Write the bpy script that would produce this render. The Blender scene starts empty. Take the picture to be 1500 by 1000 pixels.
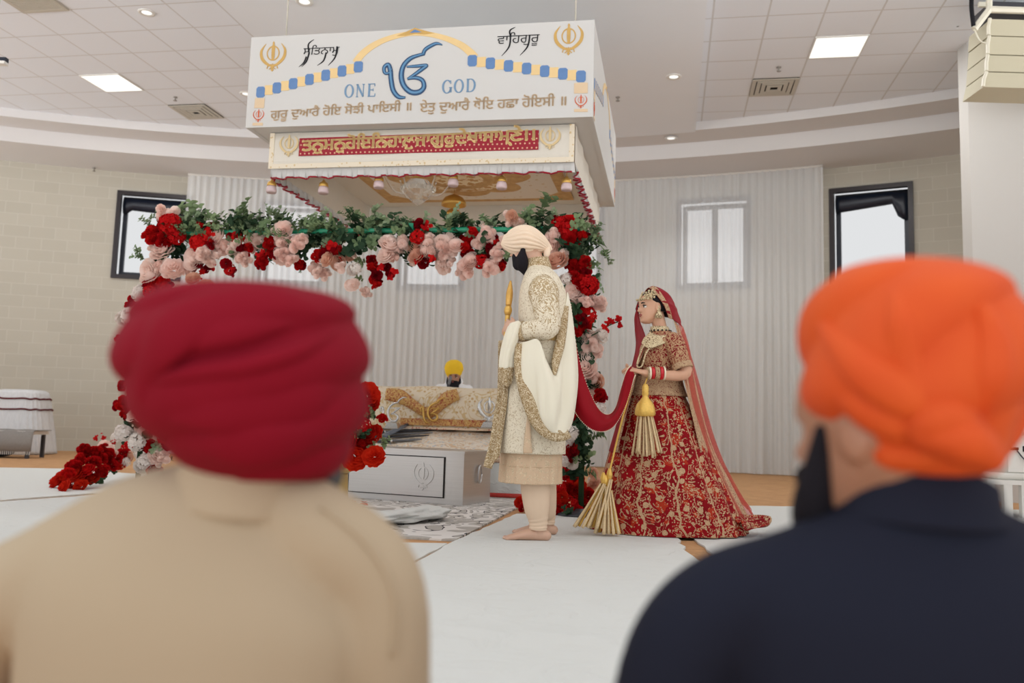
import bpy, math, random
import numpy as np
from mathutils import Vector, Matrix
SC = bpy.context.scene
COL = SC.collection
random.seed(7)
rng = np.random.default_rng(7)
PI = math.pi
R_ = math.radians

# ------------------------------------------------------------------ camera
FPX, CYP, PITCH, ROLL, HC, TH = 1291.0, 473.4, .113, .0297, .70, -.178
_f = np.array([0, math.cos(PITCH), math.sin(PITCH)]); _r = np.array([1., 0, 0]); _u = np.cross(_r, _f)
CR = math.cos(ROLL)*_r + math.sin(ROLL)*_u
CU = -math.sin(ROLL)*_r + math.cos(ROLL)*_u
CAM = np.array([0, 0, HC])
cd = bpy.data.cameras.new('camera'); cam = bpy.data.objects.new('camera', cd); COL.objects.link(cam)
m = Matrix.Identity(4)
for i in range(3):
    m[i][0] = CR[i]; m[i][1] = CU[i]; m[i][2] = -_f[i]; m[i][3] = CAM[i]
cam.matrix_world = m
cd.sensor_width = 36; cd.lens = FPX/1500*36; cd.shift_y = -(500-CYP)/1500
cd.clip_start = .05; cd.clip_end = 200
cd.dof.use_dof = True; cd.dof.focus_distance = 5.7; cd.dof.aperture_fstop = 1.9
SC.camera = cam

# ------------------------------------------------------------------ light
SC.view_settings.view_transform = 'Standard'; SC.view_settings.look = 'None'
SC.view_settings.gamma = 1; SC.view_settings.use_curve_mapping = False
SC.view_settings.exposure = 0.16
wd = bpy.data.worlds.new('world'); SC.world = wd; wd.use_nodes = True
WSKY, WFILL = .80, 3.0
wt = wd.node_tree; bg = wt.nodes['Background']
# daylight: soft white haze beyond the end windows; added fill through the unbuilt rear, brightest below the horizon, to lift the ceiling
_tc = wt.nodes.new('ShaderNodeTexCoord'); _sx = wt.nodes.new('ShaderNodeSeparateXYZ'); wt.links.new(_tc.outputs['Generated'], _sx.inputs[0])
def _map(src, a, b, lo, hi):
    n = wt.nodes.new('ShaderNodeMapRange'); n.inputs[1].default_value, n.inputs[2].default_value, n.inputs[3].default_value, n.inputs[4].default_value = a, b, lo, hi
    wt.links.new(src, n.inputs[0]); return n.outputs[0]
_back = _map(_sx.outputs[1], .5, -.3, 0, 1); _fill = _map(_sx.outputs[2], .05, -.12, WSKY, WFILL)
_mm = wt.nodes.new('ShaderNodeMix'); wt.links.new(_back, _mm.inputs[0]); _mm.inputs[2].default_value = .70; wt.links.new(_fill, _mm.inputs[3])
bg.inputs[0].default_value = (.97, .985, 1, 1); wt.links.new(_mm.outputs[0], bg.inputs[1])
def area(name, loc, sx, sy, power, col, rot=(0, 0, 0)):
    l = bpy.data.lights.new(name, 'AREA'); l.shape = 'RECTANGLE'; l.size = sx; l.size_y = sy; l.energy = power; l.color = col
    o = bpy.data.objects.new(name, l); o.location = loc; o.rotation_euler = rot; COL.objects.link(o); return o
area('overhead_fill', (-1.0, 2.6, 5.3), 12, 5.5, 130, (1, .985, .965), (0, 0, TH))  # added overhead fill out of view, far wider than any ceiling fitting

# ------------------------------------------------------------------ frames of reference
E1 = np.array([math.cos(TH), math.sin(TH)]); E2 = np.array([-math.sin(TH), math.cos(TH)])
def W(x, y, z=0):                                    # hall axes (turned a little from the lens) -> world
    p = x*E1 + y*E2; return np.array([p[0], p[1], z])
def ray(x, y): return (x-750)/FPX*CR - (y-CYP)/FPX*CU + _f
def at(x, y, Y): d = ray(x, y); return CAM + d*Y/d[1]
def atz(x, y, Z): d = ray(x, y); return CAM + d*(Z-HC)/d[2]
def atp(x, y, yr):                                   # on the hall's plane y = yr
    d = ray(x, y); return CAM + d*yr/(d[0]*E2[0]+d[1]*E2[1])
ARC = np.array([-2.6, -2.9])                         # centre of the curved end wall (hall axes)
def arc(deg, R, z): a = R_(deg); return W(ARC[0]+R*math.sin(a), ARC[1]+R*math.cos(a), z)

# ------------------------------------------------------------------ materials
def lin(c):
    return tuple((v/255/12.92 if v/255 <= .04045 else ((v/255+.055)/1.055)**2.4) for v in c)
def C4(c): return (*lin(c), 1)
class N:                                             # tiny node helper
    def __init__(s, name):
        s.m = bpy.data.materials.new(name); s.m.use_nodes = True; s.t = s.m.node_tree
        s.b = s.t.nodes['Principled BSDF']; s.out = s.t.nodes['Material Output']
    def n(s, typ, **kw):
        nd = s.t.nodes.new(typ)
        for k, v in kw.items():
            if k.startswith('i_'):
                k = k[2:]
                key = int(k) if k.isdigit() else k.replace('_', ' ')
                s.put(nd.inputs[key], v)
            else: setattr(nd, k, v)
        return nd
    def put(s, inp, v):
        if hasattr(v, 'is_output') or hasattr(v, 'links') and not isinstance(v, (int, float, tuple)): s.t.links.new(v, inp)
        else: inp.default_value = v
    def math(s, op, a, b=0.0, c=None):
        nd = s.t.nodes.new('ShaderNodeMath'); nd.operation = op
        s.put(nd.inputs[0], a); s.put(nd.inputs[1], b)
        if c is not None: s.put(nd.inputs[2], c)
        return nd.outputs[0]
    def ramp(s, fac, stops, mode='LINEAR'):
        nd = s.t.nodes.new('ShaderNodeValToRGB'); cr = nd.color_ramp; cr.interpolation = mode
        while len(cr.elements) < len(stops): cr.elements.new(.5)
        for e, (p, c) in zip(cr.elements, stops): e.position = p; e.color = c if len(c) == 4 else (*c, 1)
        s.put(nd.inputs[0], fac); return nd.outputs[0]
    def mix(s, fac, a, b):
        nd = s.t.nodes.new('ShaderNodeMix'); nd.data_type = 'RGBA'
        s.put(nd.inputs[0], fac); s.put(nd.inputs[6], a); s.put(nd.inputs[7], b); return nd.outputs[2]
    def coord(s, kind='Object', scale=(1, 1, 1), rot=(0, 0, 0), loc=(0, 0, 0)):
        tc = s.t.nodes.new('ShaderNodeTexCoord'); mp = s.t.nodes.new('ShaderNodeMapping')
        mp.inputs['Scale'].default_value = scale; mp.inputs['Rotation'].default_value = rot; mp.inputs['Location'].default_value = loc
        s.t.links.new(tc.outputs[kind], mp.inputs[0]); return mp.outputs[0]
    def noise(s, vec, scale, detail=3, rough=.5): return s.n('ShaderNodeTexNoise', i_Vector=vec, i_Scale=scale, i_Detail=detail, i_Roughness=rough).outputs[0]
    def voro(s, vec, scale, feature='F1', out=0): return s.n('ShaderNodeTexVoronoi', feature=feature, i_Vector=vec, i_Scale=scale).outputs[out]
    def bump(s, h, strength=.3, dist=.01):
        nd = s.n('ShaderNodeBump', i_Strength=strength, i_Distance=dist, i_Height=h); s.put(s.b.inputs['Normal'], nd.outputs[0])
    def set(s, col=None, rough=None, metal=None, **kw):
        if col is not None: s.put(s.b.inputs['Base Color'], col)
        if rough is not None: s.put(s.b.inputs['Roughness'], rough)
        if metal is not None: s.put(s.b.inputs['Metallic'], metal)
        for k, v in kw.items(): s.put(s.b.inputs[k.replace('_', ' ')], v)
        return s.m
def plain(name, c, rough=.6, metal=0, var=.06, scale=12, bump=0, sheen=0, kind='Object', **kw):
    q = N(name); v = q.coord(kind); f = q.noise(v, scale)
    l = lin(c); hi = tuple(min(1, x*(1+var)) for x in l); lo = tuple(x*(1-var) for x in l)
    q.set(q.mix(f, (*lo, 1), (*hi, 1)), rough, metal, **kw)
    if rough >= .55: q.set(Specular_IOR_Level=.15)
    if sheen: q.set(Sheen_Weight=sheen)
    if bump: q.bump(q.noise(v, scale*6), bump, .004)
    return q.m

# ------------------------------------------------------------------ mesh tools
def crom(P, n):                                      # Catmull-Rom resample of points (k,d) to n points
    P = np.asarray(P, float); k = len(P)
    if k == 1: return np.repeat(P, n, 0)
    t = np.linspace(0, k-1, n); i = np.clip(t.astype(int), 0, k-2); f = (t-i)[:, None]
    p0 = P[np.clip(i-1, 0, k-1)]; p1 = P[i]; p2 = P[i+1]; p3 = P[np.clip(i+2, 0, k-1)]
    return .5*((2*p1)+(-p0+p2)*f+(2*p0-5*p1+4*p2-p3)*f*f+(-p0+3*p1-3*p2+p3)*f**3)
class G:
    def __init__(s): s.v = []; s.f = []; s.uv = []; s.mi = []; s.k = 0; s.cur = 0
    def add(s, V, F, UV=None):
        V = np.asarray(V, float); b = s.k
        s.v.append(V); s.k += len(V)
        for j, f in enumerate(F):
            s.f.append(tuple(b+i for i in f)); s.mi.append(s.cur)
            if UV is not None: s.uv.append([tuple(UV[i]) for i in f])
            else: s.uv.append([(0, 0)]*len(f))
        return s
    def grid(s, P, closed_u=False, capA=False, capB=False, UV=None):   # P (nv,nu,3)
        nv, nu = P.shape[:2]; V = P.reshape(-1, 3); F = []
        uu, vv = np.meshgrid(np.linspace(0, 1, nu+1 if closed_u else nu)[:nu], np.linspace(0, 1, nv))
        U = np.stack([uu, vv], -1).reshape(-1, 2) if UV is None else UV.reshape(-1, 2)
        for j in range(nv-1):
            for i in range(nu if closed_u else nu-1):
                i2 = (i+1) % nu; F.append((j*nu+i, j*nu+i2, (j+1)*nu+i2, (j+1)*nu+i))
        if capA: F.append(tuple(range(nu-1, -1, -1)))
        if capB: F.append(tuple((nv-1)*nu+i for i in range(nu)))
        return s.add(V, F, U)
    def box(s, c, size, rz=0, axes=None):
        c = np.asarray(c, float); hx, hy, hz = np.asarray(size)/2
        A = axes if axes is not None else (np.array([math.cos(rz), math.sin(rz), 0]), np.array([-math.sin(rz), math.cos(rz), 0]), np.array([0, 0, 1.]))
        V = [c+a*hx*A[0]+b*hy*A[1]+d*hz*A[2] for a in (-1, 1) for b in (-1, 1) for d in (-1, 1)]
        return s.add(V, [(0, 1, 3, 2), (4, 6, 7, 5), (0, 4, 5, 1), (2, 3, 7, 6), (0, 2, 6, 4), (1, 5, 7, 3)])
    def tube(s, path, rad, n=12, m=None, ref=(0, 1, 0), cap=True, wob=None, round_caps=False):
        # path (k,3); rad scalar/list of scalars or (ra,rb) pairs; ra lies along ref
        P = np.asarray(path, float); k = len(P)
        Rr = np.array([(r, r) if np.isscalar(r) else r for r in (rad if not np.isscalar(rad) else [rad]*k)], float)
        if m: P = crom(P, m); Rr = np.maximum(crom(Rr, m), 1e-4)
        T = np.gradient(P, axis=0); T /= np.linalg.norm(T, axis=1)[:, None]+1e-12
        ref = np.asarray(ref, float); th = np.arange(n)/n*2*PI; rows = []
        if round_caps:
            ext = []; 
            for e, sgn in ((0, -1), (-1, 1)):
                r = Rr[e].mean(); ext.append((P[e], T[e]*sgn*r, Rr[e]))
            add0 = [(ext[0][0]+ext[0][1]*math.sin(a), ext[0][2]*math.cos(a)) for a in (1.5, 1.1, .6)]
            add1 = [(ext[1][0]+ext[1][1]*math.sin(a), ext[1][2]*math.cos(a)) for a in (.6, 1.1, 1.5)]
            P = np.vstack([[a[0] for a in add0], P, [a[0] for a in add1]]); Rr = np.vstack([[a[1] for a in add0], Rr, [a[1] for a in add1]])
            T = np.vstack([np.repeat(T[:1], 3, 0), T, np.repeat(T[-1:], 3, 0)])
        for j in range(len(P)):
            a = ref-ref.dot(T[j])*T[j]
            if np.linalg.norm(a) < 1e-4: a = np.array([1., 0, 0])-T[j][0]*T[j]
            a /= np.linalg.norm(a); b = np.cross(T[j], a)
            w = 1.0 if wob is None else wob(th, j/(len(P)-1))
            rows.append(P[j]+(np.cos(th)*Rr[j][0]*w)[:, None]*a+(np.sin(th)*Rr[j][1]*w)[:, None]*b)
        return s.grid(np.array(rows), True, cap, cap)
    def ell(s, c, r, n=16, m=10, axes=None):
        r = np.array([r, r, r]) if np.isscalar(r) else np.asarray(r, float)
        A = np.eye(3) if axes is None else np.array(axes)
        ph = np.linspace(-PI/2+.02, PI/2-.02, m); th = np.arange(n)/n*2*PI
        P = np.array([[np.cos(p)*np.cos(t)*r[0]*A[0]+np.cos(p)*np.sin(t)*r[1]*A[1]+np.sin(p)*r[2]*A[2] for t in th] for p in ph])+np.asarray(c, float)
        return s.grid(P, True, True, True)
    def lathe(s, c, prof, n=24, axes=None, a0=0, a1=2*PI):
        A = np.eye(3) if axes is None else np.array(axes); full = abs(a1-a0-2*PI) < 1e-6
        th = np.arange(n)/n*2*PI if full else np.linspace(a0, a1, n)
        P = np.array([[r*np.cos(t)*A[0]+r*np.sin(t)*A[1]+z*A[2] for t in th] for r, z in prof])+np.asarray(c, float)
        return s.grid(P, full, full and prof[0][0] > 1e-6, full and prof[-1][0] > 1e-6)
    def prism(s, poly, o, ax, ay, az, d):                 # polygon in plane (ax,ay) at o, thickness d along az
        o, ax, ay, az = (np.asarray(q, float) for q in (o, ax, ay, az)); n = len(poly)
        A = [o+x*ax+y*ay for x, y in poly]; B = [p+az*d for p in A]
        F = [tuple(range(n-1, -1, -1)), tuple(range(n, 2*n))]+[(i, (i+1) % n, n+(i+1) % n, n+i) for i in range(n)]
        return s.add(A+B, F)
    def strip(s, pts, wid, o, ax, ay, az, d, m=None):     # ribbon of varying width in a plane
        P = np.asarray(pts, float); wd_ = np.asarray([wid]*len(P) if np.isscalar(wid) else wid, float)
        if m: P = crom(P, m); wd_ = crom(wd_[:, None], m)[:, 0]
        T = np.gradient(P, axis=0); T /= np.linalg.norm(T, axis=1)[:, None]+1e-9; Nn = np.stack([-T[:, 1], T[:, 0]], 1)
        L = P+Nn*wd_[:, None]/2; Rt = P-Nn*wd_[:, None]/2
        o, ax, ay, az = (np.asarray(q, float) for q in (o, ax, ay, az))
        X = lambda Q, dd: o+Q[:, :1]*ax+Q[:, 1:]*ay+az*dd
        return s.grid(np.stack([X(L, 0), X(L, d), X(Rt, d), X(Rt, 0)], 1), True, True, True)
    def build(s, name, mat, parent=None, smooth=True, origin=None, sub=0, solid=0, loc=None):
        V = np.vstack(s.v); me = bpy.data.meshes.new(name)
        o3 = np.array([(V[:, 0].min()+V[:, 0].max())/2, (V[:, 1].min()+V[:, 1].max())/2, V[:, 2].min()]) if origin is None else np.asarray(origin, float)
        V = V-o3
        me.from_pydata(V.tolist(), [], s.f); 
        ul = me.uv_layers.new(name='UVMap'); fl = [c for f in s.uv for c in f]
        ul.data.foreach_set('uv', np.array(fl, float).ravel())
        mats = mat if isinstance(mat, (list, tuple)) else [mat]
        for x in mats: me.materials.append(x)
        if len(mats) > 1: me.polygons.foreach_set('material_index', s.mi)
        me.polygons.foreach_set('use_smooth', [bool(smooth)]*len(me.polygons)); me.update()
        import bmesh
        bm = bmesh.new(); bm.from_mesh(me); bmesh.ops.recalc_face_normals(bm, faces=bm.faces); bm.to_mesh(me); bm.free()
        ob = bpy.data.objects.new(name, me); COL.objects.link(ob)
        if parent is not None: ob.parent = parent; ob.location = Vector(o3)-wloc(parent)
        else: ob.location = o3
        if solid: md = ob.modifiers.new('t', 'SOLIDIFY'); md.thickness = solid; md.offset = 0
        if sub: md = ob.modifiers.new('s', 'SUBSURF'); md.levels = sub; md.render_levels = sub
        if smooth == 'auto':
            for p in me.polygons: p.use_smooth = True
            md = ob.modifiers.new('e', 'EDGE_SPLIT'); md.split_angle = R_(35)
        return ob
def wloc(o):
    v = Vector((0, 0, 0))
    while o is not None: v = v+o.location; o = o.parent
    return v
def tag(o, label=None, cat=None, group=None, kind=None):
    if label: o['label'] = label
    if cat: o['category'] = cat
    if group: o['group'] = group
    if kind: o['kind'] = kind
    return o
def empty(name, loc, label=None, cat=None, group=None):
    o = bpy.data.objects.new(name, None); o.empty_display_size = .1; COL.objects.link(o); o.location = loc
    return tag(o, label, cat, group)
def struct(o): o['kind'] = 'structure'; return o
def patch(curves, nu=24, nv=16, fold=0, nf=6, seed=0, foldv=None):
    # a cloth: list of polylines (k,3) from one edge to the other, smoothed both ways, with ripples along u
    A = np.array([crom(c, nu) for c in curves]); B = np.stack([crom(A[:, i], nv) for i in range(nu)], 1)
    if fold:
        du = np.gradient(B, axis=1); dv = np.gradient(B, axis=0); n = np.cross(du, dv); n /= np.linalg.norm(n, axis=2)[:, :, None]+1e-9
        u = np.linspace(0, 1, nu)[None, :]; v = np.linspace(0, 1, nv)[:, None]
        r = np.random.default_rng(seed); h = 0
        for q in range(3): h = h+np.sin(2*PI*(nf*(1+.7*q)*u+(.25+.3*q)*v*r.uniform(-1, 1)*3)+r.uniform(0, 6))*(1, .5, .3)[q]
        B = B+n*(h*fold*(foldv(v) if foldv else 1))[:, :, None]
    return B
def remesh(g, name, mat, vox=.006, parent=None, smooth=6, origin=None):     # several closed shells -> one continuous skin
    ob = g.build('tmp', mat, None, True, origin=(0, 0, 0))
    md = ob.modifiers.new('r', 'REMESH'); md.mode = 'VOXEL'; md.voxel_size = vox; md.use_smooth_shade = True
    if smooth: sm = ob.modifiers.new('s', 'SMOOTH'); sm.factor = .5; sm.iterations = smooth
    dg = bpy.context.evaluated_depsgraph_get(); me = bpy.data.meshes.new_from_object(ob.evaluated_get(dg))
    n = len(me.vertices); co = np.zeros(n*3); me.vertices.foreach_get('co', co); co = co.reshape(-1, 3)
    if not me.materials: me.materials.append(mat)
    bpy.data.objects.remove(ob); me.name = name
    if origin is None: origin = np.array([(co[:, 0].min()+co[:, 0].max())/2, (co[:, 1].min()+co[:, 1].max())/2, co[:, 2].min()])
    co = co-np.asarray(origin, float); me.vertices.foreach_set('co', co.ravel())
    me.polygons.foreach_set('use_smooth', [True]*len(me.polygons)); me.update()
    o = bpy.data.objects.new(name, me); COL.objects.link(o)
    if parent is None: o.location = origin
    else: o.parent = parent; o.location = Vector(origin)-wloc(parent)
    return o
def text_mesh(body, height=None, width=None, bold=0):       # 2-D lettering -> vertices, faces (x right, y up), origin at left baseline
    cu = bpy.data.curves.new('t', 'FONT'); cu.body = body; cu.resolution_u = 3; cu.offset = bold
    o = bpy.data.objects.new('t', cu); COL.objects.link(o)
    dg = bpy.context.evaluated_depsgraph_get(); me = bpy.data.meshes.new_from_object(o.evaluated_get(dg))
    V = np.array([v.co[:] for v in me.vertices]); F = [tuple(p.vertices) for p in me.polygons]
    bpy.data.objects.remove(o); bpy.data.meshes.remove(me); bpy.data.curves.remove(cu)
    V[:, 0] -= V[:, 0].min()
    w = V[:, 0].max(); s = width/w if width else height
    sy = height/(V[:, 1].max()-V[:, 1].min()) if height and width else s
    V[:, 0] *= s; V[:, 1] *= sy
    return V[:, :2], F
def letter(g, body, o, ax, ay, az, width, height=None, slant=0, bold=0, d=.003):
    V, F = text_mesh(body, height, width, bold); V[:, 1] -= V[:, 1].min()
    o, ax, ay, az = (np.asarray(q, float) for q in (o, ax, ay, az))
    g.add(o+(V[:, :1]+slant*V[:, 1:])*ax+V[:, 1:]*ay+az*d, F); return g
# ================================================================== THE HALL
def wall_mat():
    q = N('painted_block'); uv = q.coord('UV')
    br = q.n('ShaderNodeTexBrick', i_Vector=uv, i_Color1=C4((198, 193, 179)), i_Color2=C4((192, 187, 173)), i_Mortar=C4((208, 204, 192)), i_Scale=1.0)
    br.inputs['Mortar Size'].default_value = .006; br.inputs['Mortar Smooth'].default_value = .4
    br.inputs['Brick Width'].default_value = .41; br.inputs['Row Height'].default_value = .205; br.offset = .5
    nz = q.noise(uv, 30, 4)
    q.set(br.outputs[0], .75); q.bump(q.math('ADD', q.math('MULTIPLY', br.outputs[1], -1.0), q.math('MULTIPLY', nz, .25)), .35, .008)
    return q.m
def tile_mat():
    q = N('ceiling_tile'); v = q.coord('Object')
    sx = q.n('ShaderNodeSeparateXYZ', i_0=v)
    def line(o):
        fr = q.math('FRACT', q.math('DIVIDE', o, .61)); d = q.math('MINIMUM', fr, q.math('SUBTRACT', 1.0, fr))
        return q.math('LESS_THAN', d, .017)
    ln = q.math('MAXIMUM', line(sx.outputs[0]), line(sx.outputs[1]))
    sp = q.noise(v, 160, 2)
    q.set(q.mix(ln, q.mix(sp, C4((240, 244, 250)), C4((232, 236, 242))), C4((212, 212, 212))), .9); q.bump(sp, .1, .003)
    return q.m
def carpet_mat():
    q = N('carpet'); v = q.coord('Object', rot=(0, 0, .5))
    w = q.n('ShaderNodeTexVoronoi', i_Vector=q.coord('Object', scale=(9, 30, 1), rot=(0, 0, .45)), i_Scale=1.0).outputs[1]; nz = q.noise(v, 60, 4)
    sep = q.n('ShaderNodeSeparateColor', i_0=w)
    c = q.mix(q.math('MULTIPLY', q.math('ADD', sep.outputs[0], nz), .5), C4((164, 120, 80)), C4((206, 160, 112)))
    q.set(c, .95); q.bump(nz, .5, .006); return q.m
MWALL, MTILE, MCARP = wall_mat(), tile_mat(), carpet_mat()
MDRY = plain('painted_drywall', (236, 239, 243), .8, var=.015, scale=2)
MFRAME = plain('dark_window_frame', (38, 30, 34), .35, var=.1)
MSTEEL = None
def glass_mat():
    q = N('window_glass'); q.set((1, 1, 1, 1), .02, 0, Transmission_Weight=1.0, IOR=1.02); return q.m
MGLASS = glass_mat()

# floor
g = G(); g.grid(np.array([[W(x, y, 0) for x in np.linspace(-14, 10, 9)] for y in np.linspace(-1.6, 17, 9)]))
struct(g.build('floor', MCARP, None, False, origin=(0, 0, 0)))

# curved block wall with six window openings
WIN = [-21.15, -13.35, -5.35, 2.5, 10.4, 18.2]; HWIN = 1.95; WZ0, WZ1, WTOP, RW = 3.07, 4.67, 5.3, 18.45
edges = sorted({-46., 40.}|{w+s*HWIN for w in WIN for s in (-1, 1)})
segs = []
for a, b in zip(edges[:-1], edges[1:]):
    segs.append(np.linspace(a, b, max(2, int((b-a)/1.0)+1)))
g = G()
def wgrid(aa, z0, z1, R=RW):
    P = np.array([[arc(a, R, z) for a in aa] for z in (z0, z1)]); UV = np.array([[(R_(a)*RW, z) for a in aa] for z in (z0, z1)]); g.grid(P, UV=UV)
for aa in segs:
    mid = aa.mean()
    if any(abs(mid-w) < 1 for w in WIN): wgrid(aa, 0, WZ0); wgrid(aa, WZ1, WTOP)
    else: wgrid(aa, 0, WTOP)
for w in WIN:                                          # reveals
    for a in (w-HWIN, w+HWIN):
        g.grid(np.array([[arc(a, RW, z), arc(a, RW+.3, z)] for z in (WZ0, WZ1)]))
    for z in (WZ0, WZ1): g.grid(np.array([[arc(a, R, z) for a in (w-HWIN, w+HWIN)] for R in (RW, RW+.3)]))
struct(g.build('wall_back', MWALL, None, False, origin=(0, 0, 0)))

# windows: frame, sash, pane
MSASH = plain('dark_sash', (26, 34, 50), .35, var=.08)
for k, w in enumerate(WIN):
    c = arc(w, RW, WZ0); ta = np.array([math.cos(R_(w)), -math.sin(R_(w))]); tw = ta[0]*E1+ta[1]*E2; t = np.array([tw[0], tw[1], 0]); no = (arc(w, RW+1, 0)-arc(w, RW, 0)); z = np.array([0, 0, 1.])
    hw = 2*R_(HWIN)*RW/2; H = WZ1-WZ0
    root = struct(empty('window_%d' % (k+1), c)); AX = (t, no, z)
    g = G(); fw = .075
    for s in (-1, 1): g.box(c+t*s*(hw-fw/2)+z*H/2-no*.01, (fw, .1, H), axes=AX)
    for zz in (fw/2, H-fw/2): g.box(c+z*zz-no*.01, (2*hw-2*fw, .1, fw), axes=AX)
    g.build('window_frame', MFRAME, root, False)
    g = G(); fw2 = .075
    for s in (-1, 1): g.box(c+t*s*(hw-fw-fw2/2)+z*H/2+no*.2, (fw2, .06, H-.16), axes=AX)
    for zz in (.075+fw2/2, H-.075-fw2/2): g.box(c+z*zz+no*.2, (2*hw-.3, .06, fw2), axes=AX)
    if k == 4: g.box(c+z*H/2+no*.2, (.1, .06, H-.3), axes=AX)
    g.build('window_sash', MSASH, root, False)
    g = G(); g.box(c+z*H/2+no*.2, (2*hw-.26, .008, H-.26), axes=AX); g.build('window_pane', MGLASS, root, False)
    # dark rolled shade at the head of the opening, torn end hanging on the right-most one
    if k in (0, 5):
        g = G()
        n = 15; us = np.linspace(-1, 1, n); top = H-.08
        rows = []
        for v in np.linspace(0, 1, 6):
            row = []
            for u in us:
                drop = (.26+.03*u if k == 0 else .30-.10*(u+1)/2)
                if k == 5 and u > .62: drop = .16+.34*min(1, (u-.62)/.12)*(1-.15*(u-.62))
                if k == 0 and u < -.85: drop = .3
                row.append(c+t*u*(hw-.08)+z*(top-drop*v)+no*(.12-.06*math.sin(v*PI)))
            rows.append(row)
        g.grid(np.array(rows)); g.build('window_shade', MSASH, root, True, solid=.012)

# ceiling: tile fields left and right, plastered soffit between, stepped curved bulkhead
RC = 16.45; ZC, ZS = 5.35, 5.2; XR, XL = .36, -4.92
def ceil_field(name, x0, x1, ox, oy):
    g = G(); xs = np.linspace(x0, x1, 15); ys = np.linspace(0, 1, 6)
    y1 = lambda x: ARC[1]+math.sqrt(RC**2-(x-ARC[0])**2)
    g.grid(np.array([[W(x, 2.0+(y1(x)+.02-2.0)*v, ZC) for x in xs] for v in ys]))
    o = g.build(name, MTILE, None, False, origin=W(ox, oy, ZC))
    o.rotation_euler.z = TH                            # mesh axes follow the tile grid
    me = o.data; co = np.array([v.co[:] for v in me.vertices]); c_, s_ = math.cos(-TH), math.sin(-TH)
    for v, q in zip(me.vertices, co): v.co = (c_*q[0]-s_*q[1], s_*q[0]+c_*q[1], q[2])
    return struct(o)
ceil_field('ceiling_right', XR, 8.5, 1.67, 10.43); ceil_field('ceiling_left', -14.5, XL, -8.15, 10.58)
g = G(); xs = np.linspace(XL, XR, 9)
y1 = lambda x: ARC[1]+math.sqrt((RC+.02)**2-(x-ARC[0])**2)
g.grid(np.array([[W(x, 2.0+(y1(x)-2.0)*v, ZS) for x in xs] for v in np.linspace(0, 1, 5)]))
for x in (XL, XR): g.grid(np.array([[W(x, yy, z) for yy in np.linspace(2.0, y1(x), 6)] for z in (ZS, ZC)]))
struct(g.build('ceiling_center', MDRY, None, False, origin=(0, 0, 0)))
MBULK = plain('bulkhead_paint', (222, 220, 219), .8, var=.012, scale=2)
def sweep(name, prof):
    g = G(); aa = np.linspace(-46, 40, 90)
    for (r0, z0), (r1, z1) in zip(prof[:-1], prof[1:]): g.grid(np.array([[arc(a, r, z) for a in aa] for r, z in ((r0, z0), (r1, z1))]))
    return struct(g.build(name, MBULK, None, False, origin=(0, 0, 0)))
sweep('trim_1', [(RC, ZC+.01), (RC, 5.22), (17.05, 5.23), (17.05, 4.99), (RW-.002, 5.02)])

# white pillar at the right
g = G(); pc = None
pA = at(1414, 480, 10.2); pB = at(1428, 480, 10.0); pC = at(1620, 480, 9.2); pD = at(1560, 480, 12)
poly = [pA, pB, pC, pD]
g.add([np.array([p[0], p[1], z]) for z in (0, 7.5) for p in poly], [(0, 1, 5, 4), (1, 2, 6, 5), (2, 3, 7, 6), (3, 0, 4, 7)])
struct(g.build('wall_right', plain('pillar_paint', (202, 200, 196), .7, var=.012, scale=2), None, False))

# ceiling fittings
MPANEL = N('panel_light'); MPANEL.set((.9, .9, .88, 1), .5, Emission_Color=(.97, 1, .97, 1), Emission_Strength=.75); MPANEL = MPANEL.m
MVENT = plain('vent_metal', (196, 190, 176), .5); MDARK = plain('vent_dark', (40, 38, 36), .8); MWHITE = plain('white_enamel', (226, 224, 218), .35, var=.02)
ROOMAX = (np.array([*E1, 0]), np.array([*E2, 0]), np.array([0, 0, 1.]))
def lamp(p, size, power):
    l = bpy.data.lights.new('fixture_lamp', 'AREA'); l.shape = 'DISK'; l.size = size; l.energy = power; l.color = (1, .985, .96)
    o = bpy.data.objects.new('fixture_lamp', l); o.location = p; COL.objects.link(o)
def spot(p, power):
    l = bpy.data.lights.new('fixture_lamp', 'SPOT'); l.spot_size = R_(115); l.spot_blend = .6; l.shadow_soft_size = .06; l.energy = power; l.color = (1, .985, .96)
    o = bpy.data.objects.new('fixture_lamp', l); o.location = p; COL.objects.link(o)
def panel(x, y, z, label):
    r = empty('ceiling_light', W(x, y, z-.02), label, 'ceiling light', 'square ceiling lights')
    g = G(); g.box(W(x, y, z-.006), (.585, .585, .012), axes=ROOMAX); g.build('diffuser', MPANEL, r, False)
    g = G()
    for s in (-1, 1): g.box(W(x+s*.298, y, z-.007), (.014, .61, .016), axes=ROOMAX); g.box(W(x, y+s*.298, z-.007), (.58, .014, .016), axes=ROOMAX)
    g.build('frame', MWHITE, r, False)
    lamp(W(x, y, z-.03), .55, 45)
gx, gy = 1.67, 10.43
panel(gx+.305, gy+.305, ZC, 'square white ceiling light panel glowing right of the canopy')
lx, ly = -8.15, 10.58
panel(lx+.305, ly+.305, ZC, 'square white ceiling light panel glowing left of the canopy')
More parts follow.
